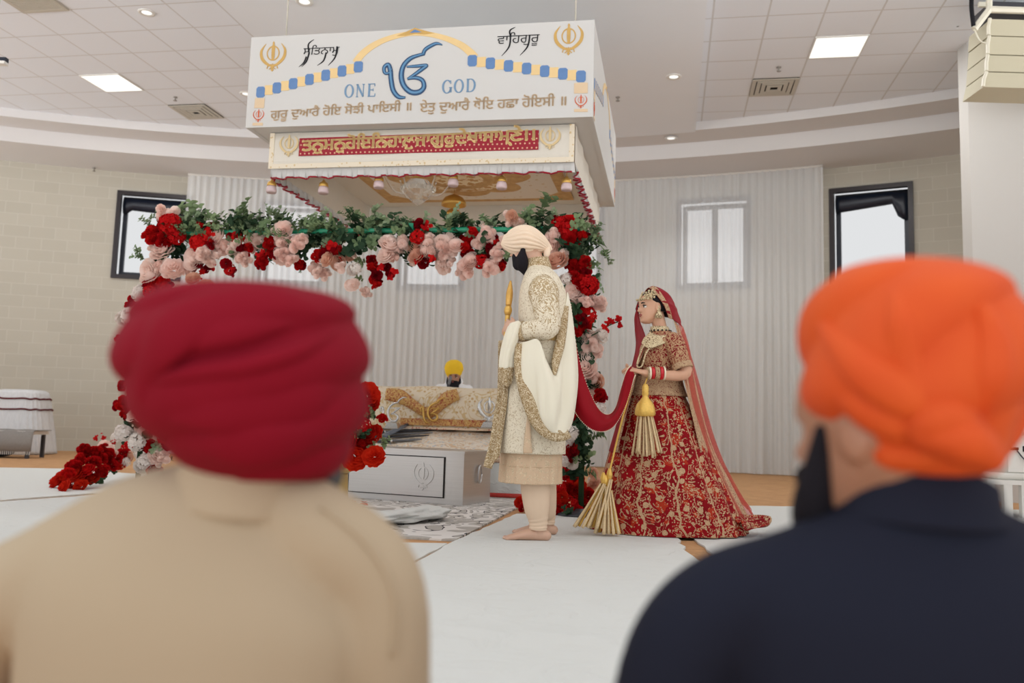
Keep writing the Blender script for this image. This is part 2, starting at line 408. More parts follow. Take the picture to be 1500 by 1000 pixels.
def vent(x, y, z, label, grille=False):
    r = empty('ceiling_vent', W(x, y, z-.03), label, 'air vent', 'square ceiling air vents')
    g = G(); g.box(W(x, y, z-.004), (.6, .6, .006), axes=ROOMAX); g.build('backing', MDARK if not grille else MVENT, r, False)
    g = G()
    for k, (h, zz) in enumerate(((.30, 0.0), (.235, .004), (.17, .008), (.10, .012))):
        w = .052 if k else .05
        for s in (-1, 1):
            g.box(W(x+s*(h-w/2), y, z-.016-zz), (w, 2*h, .008), axes=ROOMAX); g.box(W(x, y+s*(h-w/2), z-.016-zz), (2*h-2*w, w, .008), axes=ROOMAX)
        if grille: break
    if grille:
        for k in range(16): g.box(W(x, y-.24+k*.032, z-.014), (.5, .02, .008), axes=ROOMAX)
    g.build('louvre', MVENT, r, False)
vent(gx-.305, gy+1.22+.305, ZC, 'square stepped ceiling vent below the right light panel')
vent(lx+.61+.305, ly+1.22+.305, ZC, 'square stepped ceiling vent beside the canopy sign left end')
vent(lx+.61+.305, ly-2.44+.305, ZC, 'cream slatted ceiling grille at the top left corner', True)
def downlight(px, py, z, label):
    p = atz(px, py, z); r = empty('downlight', p-np.array([0, 0, .02]), label, 'downlight', 'round recessed ceiling downlights')
    g = G(); g.lathe(p, [(.055, -.004), (.075, -.014), (.095, -.012), (.1, -.002), (.1, 0)], 24); g.build('trim_ring', MWHITE, r)
    g = G(); g.lathe(p, [(.001, -.006), (.06, -.006), (.06, -.002)], 20); g.build('lens', MPANEL, r); spot(p-np.array([0, 0, .03]), 70)
downlight(215, 18, ZC, 'round recessed downlight among the tiles at upper left')
downlight(446, 2, ZS, 'round recessed downlight at top edge above the sign')
downlight(361, 137, ZC, 'round recessed downlight just left of the canopy sign')
downlight(987, 112, ZS, 'round recessed downlight right of the sign, nearer of two')
downlight(983, 202, ZS, 'round recessed downlight right of the canopy, farther of two')
def sprinkler(px, py, z, label):
    p = atz(px, py, z); r = tag(G().lathe(p, [(.03, 0), (.03, -.012), (.01, -.015), (.01, -.05), (.028, -.052), (.028, -.06), (.001, -.062)], 12).build('sprinkler', plain('sprinkler_metal', (150, 146, 140), .4, .3), None), label, 'sprinkler', 'fire sprinklers')
sprinkler(1141, 98, ZC, 'small fire sprinkler beside the right ceiling vent')
sprinkler(257, 142, ZC, 'small fire sprinkler beside the left ceiling vent')
sprinkler(905, 142, ZS, 'small fire sprinkler in the plaster right of the sign')
sprinkler(138, 246, 5.0, 'small fire sprinkler over the left block wall')
# dark screens seen as slivers at both frame edges
for pts, lab in (((1383, -22, 1420, 8, 9.6), 'dark hanging screen corner beside the white pillar top'), ((-30, 84, 10, 92, 9.0), 'dark hanging screen corner at far left edge')):
    x0, y0, x1, y1_, Y = pts; a = at(x0, y0, Y); b = at(x1, y1_, Y); cc = (a+b)/2
    r = empty('hanging_screen', [cc[0], cc[1], min(a[2], b[2])], lab, 'screen', None)
    g = G(); g.box(cc, (abs(b[0]-a[0]), .06, abs(a[2]-b[2]))); g.build('panel', MSASH, r, False)
    g = G(); g.box([cc[0], cc[1]-.01, min(a[2], b[2])-.012], (abs(b[0]-a[0])*1.02, .08, .03)); g.build('bottom_rail', MWHITE, r, False)
    g = G(); g.tube([[cc[0], cc[1], max(a[2], b[2])], [cc[0], cc[1], 5.35]], .015, 8); g.build('drop_rod', MWHITE, r)
# ================================================================== CANOPY
EX, EY, EZ = np.array([*E1, 0]), np.array([*E2, 0]), np.array([0, 0, 1.])
MCAN = plain('canopy_white', (203, 202, 199), .6, var=.01, scale=2)
MGOLD = plain('gold_print', (196, 158, 88), .45, var=.2, scale=9)
MGOLDL = plain('pale_gold_print', (226, 196, 140), .5, var=.08, scale=9)
MTAN = plain('tan_print', (216, 192, 160), .6, var=.03)
MBLUE = plain('blue_print', (92, 128, 176), .5, var=.15, scale=20)
MDBLUE = plain('deep_blue_print', (32, 70, 108), .4, var=.12, scale=14)
MBLACK = plain('black_ink', (30, 30, 34), .6)
MORANGE = plain('orange_print', (206, 104, 72), .6)
MBRASS = N('brass'); MBRASS.set((*lin((214, 172, 92)), 1), .35, .75); MBRASS = MBRASS.m
def ring_pts(cx, cy, rx, ry, a0, a1, n=24): return [(cx+rx*math.cos(a), cy+ry*math.sin(a)) for a in np.linspace(a0, a1, n)]
def khanda(g, o, s, ax=EX, az=-EY, up=EZ, d=.004, w=1.0):
    # emblem: upright double-edged sword, ring, two curved swords crossing at the foot; s = half height
    P = lambda L: [(x*s, y*s) for x, y in L]
    g.prism(P([(0, 1.02), (.07, .90), (.05, .82), (.11, .62), (.11, .1), (.07, -.25), (-.07, -.25), (-.11, .1), (-.11, .62), (-.05, .82), (-.07, .90)]), o, ax, up, az, d)
    g.strip(P(ring_pts(0, .22, .40, .46, 0, 2*PI, 40)), .075*s*w, o, ax, up, az, d*.8)
    for q in (-1, 1):
        g.strip(P([(q*.52, .86), (q*.80, .42), (q*.74, -.08), (q*.40, -.46), (q*.02, -.66), (q*-.22, -.84)]), np.array([.02, .15, .20, .18, .10, .05])*s*w, o, ax, up, az, d*.9, 26)
        g.strip(P([(q*.08, -.52), (q*.30, -.62), (q*.36, -.80)]), .06*s*w, o, ax, up, az, d, 10)
    g.prism(P([(0, -.45), (.08, -.6), (.05, -.78), (.1, -.9), (0, -1.0), (-.1, -.9), (-.05, -.78), (-.08, -.6)]), o, ax, up, az, d)
CX0, CX1, CY0, CY1, CZ0, CZ1 = -3.86, -.665, 7.30, 10.45, 3.33, 4.20
canopy = empty('canopy', W((CX0+CX1)/2, (CY0+CY1)/2, CZ0), 'large white square canopy hung from the ceiling with printed sign front', 'canopy')
T = .04
def cpanel(name, c, size): return G().box(W(*c), size, axes=ROOMAX).build(name, MCAN, canopy, False)
fp = cpanel('front_panel', ((CX0+CX1)/2, CY0+T/2, (CZ0+CZ1)/2), (CX1-CX0, T, CZ1-CZ0))
cpanel('back_panel', ((CX0+CX1)/2, CY1-T/2, (CZ0+CZ1)/2), (CX1-CX0, T, CZ1-CZ0))
sp_ = cpanel('side_panel', (CX1-T/2, (CY0+CY1)/2, (CZ0+CZ1)/2), (T, CY1-CY0-2*T, CZ1-CZ0))
cpanel('side_panel', (CX0+T/2, (CY0+CY1)/2, (CZ0+CZ1)/2), (T, CY1-CY0-2*T, CZ1-CZ0))
g = G(); i_ = .16
for s in (0, 1):
    g.box(W((CX0+CX1)/2, (CY0+i_/2+T) if s == 0 else (CY1-i_/2-T), CZ0+.02), (CX1-CX0-2*T, i_, .03), axes=ROOMAX)
    g.box(W(CX0+i_/2+T if s == 0 else CX1-i_/2-T, (CY0+CY1)/2, CZ0+.02), (i_, CY1-CY0-2*T-2*i_, .03), axes=ROOMAX)
g.build('lower_rim', MCAN, canopy, False)
for x in (CX0+.2, CX1-.2):
    for y in (CY0+.3, CY1-.3):
        G().tube([W(x, y, CZ1-.02), W(x, y, ZC+.01)], .008, 8).build('suspension_rod', MVENT, canopy)
# printed front: u,v measured from the lower left corner of the sign
FO = W(CX0, CY0-.001, CZ0); AF = (EX, EZ, -EY)
def sign(name, g, mt, par=fp, smooth=False): return g.build(name, mt, par, smooth)
WS, HS = CX1-CX0, CZ1-CZ0
def fpix(px, py):                                      # a mark seen on the sign -> its place on the sign
    p = atp(px, py, CY0); q = p-FO; return q.dot(EX), q[2]
g = G(); khanda(g, FO+EX*fpix(400, 83)[0]+EZ*fpix(400, 83)[1], .145); sign('emblem', g, MGOLD)
g = G(); khanda(g, FO+EX*fpix(833, 58)[0]+EZ*fpix(833, 58)[1], .145); sign('emblem', g, MGOLD)
def words(name, body, pl, pr, h, mt, par=fp, slant=0, bold=0, d=.0035, base=None):
    (u0, v0), (u1, v1) = fpix(*pl), fpix(*pr); g = G(); letter(g, body, FO+EX*u0+EZ*v0, EX, EZ+EX*0+EX*0, -EY, u1-u0, h, slant, bold, d); return sign(name, g, mt, par)
words('calligraphy', 'ਸਿਤਨਾਮੁ', (443, 84), (496, 82), .112, MBLACK, slant=.1)
words('calligraphy', 'ਵਾਿਹਗੁਰੂ', (727, 70), (789, 68), .135, MBLACK, slant=.08)
g = G()                                               # swash tails under and over the calligraphy
for L, ws in (([(449, 83), (445, 92), (438, 98)], 0), ([(453, 78), (449, 90), (442, 98)], 0), ([(478, 77), (474, 89), (465, 96)], 0), ([(494, 68), (491, 84), (481, 96)], 0), ([(748, 50), (746, 68), (735, 82)], 0), ([(776, 52), (773, 68), (762, 81)], 0), ([(453, 78), (452, 65), (460, 58)], 0), ([(748, 54), (747, 45), (755, 40)], 0)):
    g.strip([fpix(*p) for p in L], [.014, .013, .003], FO, EX, EZ, -EY, .003, 12)
sign('calligraphy', g, MBLACK)
# the large blue ik onkar drawn as brush strokes
g = G()
def brush(pts, wid, mt_d=.006, gg=None, m=40): (gg or g).strip([fpix(*p) for p in pts], np.array(wid), FO, EX, EZ, -EY, mt_d, m)
ONK = [([(594, 143), (584, 142), (576, 132), (573, 116), (572, 104), (569, 95), (563, 99), (564, 107), (570, 107), (574, 101)], [.02, .04, .045, .045, .045, .04, .035, .03, .025, .02]),
       ([(610, 102), (603, 111), (598, 98), (624, 97)], None),
       ([(622, 79), (614, 81), (601, 86), (591, 97), (588, 112), (592, 126), (602, 135), (614, 135), (621, 128), (619, 118), (609, 114), (597, 116)], [.03, .03, .04, .045, .05, .05, .05, .05, .045, .04, .035, .02]),
       ([(597, 116), (608, 109), (619, 101), (625, 96), (612, 97), (596, 98)], [.02, .032, .036, .03, .03, .018]),
       ([(620, 80), (623, 73), (632, 67), (640, 64), (648, 66)], [.035, .035, .034, .028, .01])]
for pts, wd_ in ONK:
    if wd_: brush(pts, wd_)
sign('ik_onkar', g, MDBLUE)
g = G()
for pts, wd_ in ONK:
    if wd_: g.strip([fpix(*p) for p in pts], np.array(wd_)*.38, FO, EX, EZ, -EY, .0075, 40)
sign('ik_onkar_highlight', g, plain('blue_print_light', (92, 140, 178), .4))
# serif capitals ONE / GOD drawn stroke by stroke
def caps(word, pl, pr, h):
    (u0, v0), (u1, v1) = fpix(*pl), fpix(*pr); g = G(); n = len(word); cw = (u1-u0)/n; sl = (v1-v0)/(u1-u0)
    for k, chh in enumerate(word):
        O = FO+EX*(u0+cw*(k+.5))+EZ*(v0+sl*cw*(k+.5)); w = cw*.72; a, b = .018, .008
        st = lambda pts, wd_, m=None: g.strip([(x*w, y*h) for x, y in pts], wd_, O, EX, EZ, -EY, .003, m)
        if chh in 'OG D'.replace(' D', ''):
            a0, a1 = (0, 2*PI) if chh == 'O' else (.75, 2*PI-.35)
            L = ring_pts(0, .5, .48, .5, a0, a1, 32); wd2 = [b+(a-b)*abs(math.cos(t)) for t in np.linspace(a0, a1, 32)]; st(L, np.array(wd2))
            if chh == 'G': st([(.44, .05), (.44, .42)], a); st([(.25, .43), (.6, .43)], b); st([(.40, .98), (.42, .72)], b)
        if chh == 'D':
            st([(-.34, 0), (-.34, 1)], a); L = [(-.5, .985)]+[(-.1, .985)]+ring_pts(-.05, .5, .52, .49, PI/2-.1, -PI/2+.1, 20)+[(-.1, .015), (-.5, .015)]
            st(L, np.array([b, b]+[b+(a-b)*abs(math.cos(t)) for t in np.linspace(PI/2, -PI/2, 20)]+[b, b]))
        if chh == 'N':
            st([(-.38, 0), (-.38, 1)], b); st([(.38, 0), (.38, 1)], b); st([(-.40, .99), (.38, .02)], a)
            for x in (-.38, .38): st([(x-.14, .99 if 1 else 0), (x+.14, .99)], b)
            st([(-.52, .01), (-.24, .01)], b)
        if chh == 'E':
            st([(-.28, 0), (-.28, 1)], a); st([(-.44, .99), (.40, .99)], b); st([(-.44, .01), (.44, .01)], b); st([(-.28, .52), (.2, .52)], b)
            st([(.38, 1), (.40, .8)], b); st([(.43, 0), (.46, .22)], b); st([(.2, .62), (.2, .42)], b)
    return sign('lettering', g, plain('steel_blue_print', (110, 142, 172), .5))
caps('ONE', (503, 143), (552, 141), .118); caps('GOD', (646, 137), (698, 134), .118)
def gline(name, body, pl, pr, h, mt, org=FO, fx=fpix, par=fp, bold=0, d=.0035):     # one line of lettering, each word a part of its own
    (u0, v0), (u1, v1) = fx(*pl), fx(*pr); sl = (v1-v0)/(u1-u0)
    V, F = text_mesh(body, h, u1-u0); V[:, 1] -= V[:, 1].min()
    xs = np.sort(V[:, 0]); gaps = np.where(np.diff(xs) > .17*h)[0]; cuts = [-1]+[(xs[i]+xs[i+1])/2 for i in gaps]+[1e9]
    for a, b in zip(cuts[:-1], cuts[1:]):
        ff = [f for f in F if a < V[f[0], 0] <= b]
        if not ff: continue
        ids = sorted({i for f in ff for i in f}); mp = {i: k for k, i in enumerate(ids)}; Q = V[ids]; g = G()
        for q in ((0,) if not bold else (-bold, 0, bold)):
            for z in ((0,) if not bold else (-bold*.6, bold*.6)):
                g.add(org+EX*(u0+q)+EZ*(v0+z)+Q[:, :1]*(EX+EZ*sl)+Q[:, 1:]*EZ-EY*(d+abs(q)*.05+abs(z)*.04), [tuple(mp[i] for i in f) for f in ff])
        g.build(name, mt, par, False)
gline('inscription', 'ਗੁਰੂ ਦੁਆਰੈ ਹੋਇ ਸੋਝੀ ਪਾਇਸੀ ॥', (396, 179), (602, 167), .135, MTAN, bold=.003)
gline('inscription', 'ਏਤੁ ਦੁਆਰੈ ਧੋਇ ਹਛਾ ਹੋਇਸੀ ॥', (615, 168), (829, 158), .135, MTAN, bold=.003)
# arch, bead bands, end pillars
def motifs(O, ax, az, par, fx, mir=False):
    g = G(); g.strip([fx(*p) for p in ((521, 92), (530, 80), (545, 68), (565, 58), (590, 51), (610, 49), (632, 51), (655, 57), (675, 66), (688, 76), (696, 84))], [.07, .066, .06, .05, .045, .042, .045, .05, .06, .066, .07], O, ax, EZ, az, .0035, 50); g.build('painted_arch', MGOLDL, par, False)
    g = G(); g.prism([fx(*p) for p in ((581, 53), (608, 41), (637, 49), (622, 51), (608, 50), (594, 53))], O, ax, EZ, az, .004); g.build('painted_peak', MGOLD, par, False)
    g = G(); g.prism([fx(*p) for p in ((600, 48.5), (608, 43.5), (618, 47.5))], O, ax, EZ, az, .005); g.build('painted_peak', MBLUE, par, False)
    for (xa, ya), (xb, yb) in (((382, 135), (525, 98)), ((692, 89), (851, 112))):
        for k in range(13):
            t = k/12; u, v = fx(xa+(xb-xa)*t, ya+(yb-ya)*t); h = .052; q = .016
            gb = G()
            if k % 2 == 0: w = .042; gb.prism([(u-w+q, v-h), (u+w-q, v-h), (u+w, v-h+q), (u+w, v+h-q), (u+w-q, v+h), (u-w+q, v+h), (u-w, v+h-q), (u-w, v-h+q)], O, ax, EZ, az, .004)
            else: w = .040; h = .046; gb.prism([(u-w, v-h), (u+w, v-h), (u+w, v+h), (u-w, v+h)], O, ax, EZ, az, .003)
            gb.build('painted_bead', MBLUE if k % 2 == 0 else MGOLDL, par, False)
    for pts in (((374, 144), (388, 144), (385, 184), (370, 184)), ((841, 122), (861, 121), (861, 164), (841, 164))):
        u = [fx(*p) for p in pts]; g = G(); lerp = lambda a, b, t: (a[0]+(b[0]-a[0])*t, a[1]+(b[1]-a[1])*t)
        for t0, t1, k in ((0, .36, 1), (.9, 1.0, 1)): g = G(); g.prism([lerp(u[0], u[3], t0), lerp(u[1], u[2], t0), lerp(u[1], u[2], t1), lerp(u[0], u[3], t1)], O, ax, EZ, az, .0035); g.build('painted_pillar', MTAN, par, False)
        g = G(); cu_, cv_ = lerp(lerp(u[0], u[3], .64), lerp(u[1], u[2], .64), .5); khanda(g, O+ax*cu_+EZ*cv_, .062, ax, az, d=.003, w=.7); g.build('emblem', MORANGE, par, False)
motifs(FO, EX, -EY, fp, fpix)
SO = W(CX1+.001, CY0, CZ0)
motifs(SO, EY, EX, sp_, lambda x, y: (fpix(x, y)[0]*(CY1-CY0)/WS, fpix(x, y)[1]))
# inner hanging: valance, ruffles, ceiling cloth
def cream_brocade(name, base, gold, sc=26, th=.52):
    q = N(name); v = q.coord('Object'); d = q.voro(v, sc); e = q.noise(v, sc*1.6, 3)
    k = q.math('GREATER_THAN', q.math('ADD', q.math('MULTIPLY', d, .8), q.math('MULTIPLY', e, .6)), th)
    q.set(q.mix(k, C4(gold), C4(base)), .6); q.bump(k, .2, .003); return q.m
MVAL = plain('valance_cloth', (218, 212, 200), .8, var=.03, scale=30, bump=.2)
MTRIM = cream_brocade('gold_lace', (226, 214, 192), (208, 184, 138), 30, .5)
def dotted_red():
    q = N('dotted_red'); v = q.coord('Object', scale=(24, 24, 24), rot=(0, 0, -TH)); s = q.n('ShaderNodeSeparateXYZ', i_0=v)
    row = q.math('FLOOR', s.outputs[2]); fx = q.math('FRACT', q.math('ADD', s.outputs[0], q.math('MULTIPLY', row, .5))); fz = q.math('FRACT', s.outputs[2])
    r = q.math('ADD', q.math('POWER', q.math('SUBTRACT', fx, .5), 2.0), q.math('POWER', q.math('SUBTRACT', fz, .5), 2.0))
    q.set(q.mix(q.math('LESS_THAN', r, .035), C4((150, 18, 40)), C4((214, 170, 140))), .7); return q.m
MRED = plain('crimson_velvet', (150, 16, 36), .8, var=.15, sheen=.3)
VY = CY0+.17; vz1, vz0 = CZ0-.003, CZ0-.345; VX0, VX1 = CX0+.17, CX1-.17
val = empty('canopy_valance', W((VX0+VX1)/2, VY, vz0), 'cream cloth valance with red inscription band under the canopy', 'valance')
VO = W(VX0, VY, vz0)
def vpix(px, py): p = atp(px, py, VY); q = p-VO; return q.dot(EX), q[2]
g = G(); xs = np.linspace(VX0, VX1, 60); g.grid(np.array([[W(x, VY+.006*math.sin(x*9)*(1-v), vz0+(vz1-vz0)*v) for x in xs] for v in np.linspace(0, 1, 5)])); g.build('cloth_panel', MVAL, val, True, solid=.006)
g = G()
for u0, u1, v0, v1 in ((0, VX1-VX0, 0, .045), (0, .045, .045, vz1-vz0), (VX1-VX0-.045, VX1-VX0, .045, vz1-vz0)):
    g.box(VO+EX*(u0+u1)/2+EZ*(v0+v1)/2-EY*.009, (u1-u0, .006, v1-v0), axes=ROOMAX)
g.build('lace_border', MTRIM, val, False)
a0, a1 = vpix(438, 229), vpix(790, 191); b0 = vpix(441, 203); b1 = vpix(789, 218)
g = G(); g.prism([(a0[0], a0[1]), (b1[0], b1[1]-.01), (b1[0], a1[1]), (a0[0], b0[1])], VO-EY*.008, EX, EZ, -EY, .004); band = g.build('inscription_band', dotted_red(), val, False)
gline('inscription', 'ਤਨੁਮਨੁਹੋਇਿਨਹਾਲੁਜਾਗੁਰੁਦੇਖਾਸਾਮ੍ਣੇ।।', (443, 228), (783, 212), .18, plain('gold_applique', (232, 200, 136), .5), VO-EY*.010, vpix, band, bold=.006, d=.005)
for px, py in ((424, 214), (806, 203)):
    g = G(); u, v = vpix(px, py); khanda(g, VO+EX*u+EZ*v-EY*.01, .105, d=.006, w=1.0); g.build('emblem', plain('gold_embroidery', (214, 190, 142), .5), val, False)
# ruffles: a gathered white frill with crimson piping, front and both sides
def ruffle(p0, p1, out, n, ztop, drop, name, amp, seed, hem=MRED):
    r = np.random.default_rng(seed); p0, p1 = np.asarray(p0), np.asarray(p1); m = n*10; t = np.linspace(0, 1, m)
    ph = 2*PI*n*t+np.cumsum(r.normal(0, .25, m)); rows = []
    for v in (0, .35, .7, 1.0):
        q = p0[None]+(p1-p0)[None]*t[:, None]; q = q+np.asarray(out)[None]*(amp*v*np.sin(ph))[:, None]; q = q+((p1-p0)/np.linalg.norm(p1-p0))[None]*(amp*.8*v*np.sin(2*ph+1))[:, None]
        q[:, 2] = ztop-drop*v+(.008*np.sin(ph*.5+1)*v); rows.append(q)
    o = G().grid(np.array(rows)).build(name, MCAN, val, True)
    lo = rows[-1]; G().tube(lo[::2], .009, 5, ref=(0, 0, 1)).build('crimson_piping', hem, o)
VYB = CY1-.17
ruffle(W(VX0, VY+.03), W(VX1, VY+.03), EY, 26, vz0+.01, .09, 'front_ruffle', .02, 1)
ruffle(W(VX0, VY+.05), W(VX0, VYB), EX, 20, vz0+.01, .09, 'side_ruffle', .035, 2)
ruffle(W(VX1, VY+.05), W(VX1, VYB), EX, 20, vz0+.01, .09, 'side_ruffle', .035, 3)
for x in (VX0, VX1):
    g = G(); ys = np.linspace(VY+.02, VYB, 40); g.grid(np.array([[W(x+.008*math.sin(y*11), y, z) for y in ys] for z in (vz0, vz1)])); g.build('side_cloth', MVAL, val, True)
g = G(); xs = np.linspace(VX0, VX1, 40); g.grid(np.array([[W(x, VYB+.01*math.sin(x*20), z) for x in xs] for z in (vz0+.02, vz1)])); g.build('back_cloth', MVAL, val, True)
def medallion():
    q = N('canopy_ceiling_cloth'); v = q.coord('Object', rot=(0, 0, -TH)); s = q.n('ShaderNodeSeparateXYZ', i_0=v); X, Y = s.outputs[0], s.outputs[1]
    ax, ay = q.math('ABSOLUTE', X), q.math('ABSOLUTE', Y)
    edge = q.math('GREATER_THAN', q.math('MAXIMUM', ax, ay), .98)
    corner = q.math('GREATER_THAN', q.math('ADD', ax, ay), 1.72)
    ang = q.math('ARCTAN2', Y, X); rad = q.math('POWER', q.math('ADD', q.math('POWER', X, 2.0), q.math('POWER', Y, 2.0)), .5)
    lob = q.math('ADD', .62, q.math('MULTIPLY', q.math('ABSOLUTE', q.math('COSINE', q.math('MULTIPLY', ang, 4.0))), .16))
    inm = q.math('LESS_THAN', rad, lob); r1 = q.math('LESS_THAN', q.math('ABSOLUTE', q.math('SUBTRACT', rad, .33)), .06); r0 = q.math('LESS_THAN', rad, .13)
    nz = q.noise(v, 14, 4); gold = q.mix(nz, C4((160, 116, 62)), C4((224, 190, 132)))
    leafs = q.math('LESS_THAN', q.voro(v, 9), .16)
    base = q.mix(leafs, C4((226, 220, 208)), C4((206, 186, 150)))
    pale = q.mix(q.math('GREATER_THAN', nz, .52), C4((236, 222, 190)), C4((196, 154, 92)))
    c = q.mix(inm, base, q.mix(q.math('GREATER_THAN', rad, .52), pale, gold)); c = q.mix(r1, c, gold); c = q.mix(r0, c, pale)
    c = q.mix(q.math('MAXIMUM', edge, corner), c, gold)
    q.set(c, .75); return q.m
cc = W(-2.23, 8.90, CZ0-.02); hx = 1.12
g = G(); us = np.linspace(-1, 1, 25)
g.grid(np.array([[cc+EX*u*hx+EY*v*1.12-EZ*(.05*(1-u*u)*(1-v*v)) for u in us] for v in us])); g.build('ceiling_cloth', medallion(), val, True, origin=cc)
g = G(); g.grid(np.array([[W(x, y, CZ0-.004) for x in (VX0, VX1)] for y in (VY, VYB)])); g.build('lining_cloth', MVAL, val, False)
# small pendants, chandelier, domed finial
MCRY = N('crystal'); MCRY.set((.97, .95, .9, 1), .08, 0, Transmission_Weight=.85, IOR=1.25); MCRY = MCRY.m
MPINK = N('frosted_pink_glass'); MPINK.set((*lin((232, 208, 208)), 1), .3, 0, Transmission_Weight=.25); MPINK = MPINK.m
pend = [(398, 272, 'first from the left, in front of the curtain'), (474, 273, 'second from the left, over the curtain'), (555, 265, 'third, left of the crystal chandelier'), (664, 262, 'fourth, just right of the crystal chandelier'), (735, 266, 'fifth, under the right of the medallion'), (830, 268, 'last, at the right ruffle')]
for px, py, w in pend:
    p = atp(px, py, VY+.12); r = empty('pendant_lamp', p-EZ*.07, 'gold capped pink pendant under canopy, '+w, 'pendant lamp', 'small pendants under the canopy front')
    G().lathe(p, [(.001, .062), (.012, .058), (.018, .045), (.04, .03), (.045, .0), (.043, -.004), (.03, .0)], 16).build('cap', MBRASS, r)
    G().lathe(p, [(.036, 0), (.046, -.02), (.05, -.05), (.044, -.07), (.03, -.06)], 16).build('glass_shade', MPINK, r)
    G().tube([p+EZ*.06, [p[0], p[1], CZ0-.01]], .003, 5).build('cord', MBRASS, r)
p = atp(613, 268, VY+.55); r = empty('chandelier', p-EZ*.2, 'crystal chandelier with gold stem hanging under the canopy', 'chandelier')
g = G(); g.tube([p+EZ*.15, [p[0], p[1], CZ0-.05]], .008, 8); g.lathe(p+EZ*.16, [(.001, .09), (.10, .09), (.10, .0), (.001, .0)], 4, axes=(EX*.7+EY*.7, EY*.7-EX*.7, EZ)); g.lathe(p+EZ*.03, [(.001, .09), (.03, .08), (.06, .05), (.062, .0), (.001, .0)], 16); g.build('stem', MBRASS, r)
g = G(); g.lathe(p, [(.03, .03), (.10, .02), (.165, -.05), (.155, -.09), (.10, -.15), (.04, -.2), (.001, -.22)], 14); g.build('crystal_bowl', MCRY, r, False)
for k in range(14):
    a = k/14*2*PI; q = p+EX*.165*math.cos(a)+EY*.165*math.sin(a)-EZ*.06
    G().lathe(q, [(.001, .02), (.012, 0), (.001, -.045)], 6).build('crystal_drop', MCRY, r, False)
for k in range(6):
    a = k/6*2*PI+.3; q = EX*math.cos(a)+EY*math.sin(a)
    G().tube([p-EZ*.12+q*.08, p-EZ*.10+q*.22, p+q*.30, p+EZ*.10+q*.36], .009, 6, 10).build('crystal_arm', MCRY, r)
p = atp(664, 316, 9.3); r = empty('domed_finial', p-EZ*.06, 'gold double domed parasol hanging behind the flower arch', 'hanging ornament')
for z0, s in ((.115, 1.0), (0, .66)):
    G().lathe(p+EZ*z0, [(.001, .13*s), (.03*s, .125*s), (.10*s, .09*s), (.135*s, .04*s), (.14*s, 0), (.132*s, 0), (.09*s, .08*s), (.001, .11*s)], 24).build('dome', MBRASS, r)
G().lathe(p-EZ*.05, [(.08, .05), (.085, 0), (.07, 0)], 20).build('glass_skirt', MCRY, r)
G().tube([p+EZ*.2, [p[0], p[1], CZ0-.04]], .004, 6).build('cord', MBRASS, r)

# ================================================================== CURTAIN
MSHEER = N('sheer_voile')
nt = MSHEER.t; tr = nt.nodes.new('ShaderNodeBsdfTransparent'); tl = nt.nodes.new('ShaderNodeBsdfTranslucent'); tl.inputs[0].default_value = (.92, .92, .92, 1)
df = nt.nodes.new('ShaderNodeBsdfDiffuse'); df.inputs[0].default_value = (.93, .95, .965, 1)
m1 = nt.nodes.new('ShaderNodeMixShader'); m1.inputs[0].default_value = .14; nt.links.new(df.outputs[0], m1.inputs[1]); nt.links.new(tl.outputs[0], m1.inputs[2])
m2 = nt.nodes.new('ShaderNodeMixShader'); nt.links.new(m1.outputs[0], m2.inputs[1]); nt.links.new(tr.outputs[0], m2.inputs[2])
uvn = MSHEER.coord('UV', scale=(1, 1, 1)); stp = MSHEER.noise(MSHEER.coord('UV', scale=(200, .5, 1)), 1.0, 2)
nt.links.new(MSHEER.ramp(stp, [(.2, (.32, .32, .32)), (.8, (.42, .42, .42))]), m2.inputs[0]); nt.links.new(m2.outputs[0], MSHEER.out.inputs[0]); MSHEER = MSHEER.m
def curtain(a0, a1, name, label, seed):
    r = np.random.default_rng(seed); n = int((a1-a0)*26); aa = np.linspace(a0, a1, n); zz = np.linspace(.015, 4.99, 9)
    ph = np.cumsum(r.uniform(.25, .95, n)); am = r.uniform(.012, .034, n); am = np.convolve(am, np.ones(9)/9, 'same'); lowm = np.cumsum(r.normal(0, .02, n)); lowm -= np.linspace(lowm[0], lowm[-1], n)
    rows = []
    for j, z in enumerate(zz):
        k = j/(len(zz)-1); rows.append([arc(a, RW-.28+am[i]*(1.3-.6*k)*math.sin(ph[i]*1.0+.3*math.sin(z+i*.1))+lowm[i]*.10*(1-k)-.12*(1-k)**3*max(0, math.sin(i*.11)), z) for i, a in enumerate(aa)])
    o = G().grid(np.array(rows)).build(name, MSHEER, None, True)
    return tag(o, label, 'curtain', 'white sheer curtains along the curved wall')
cuts = [-19.25, -11.5, -4.2, 3.3, 10.0, 16.05]
labs = ['white sheer curtain panel beside the left dark window', 'white sheer curtain panel behind the left half of the garland', 'white sheer curtain panel behind the yellow turbaned man', 'white sheer curtain panel behind the standing man in cream', 'white sheer curtain panel behind the woman in red', 'x']
for k in range(5): curtain(cuts[k], cuts[k+1], 'curtain', labs[k], 30+k)
g = G(); aa = np.linspace(cuts[0], cuts[5], 60); g.tube([arc(a, RW-.28, 5.0) for a in aa], .018, 8, ref=(0, 0, 1)); tag(g.build('curtain_rail', MWHITE, None), 'long curved white rail carrying the sheer curtains', 'curtain rail')
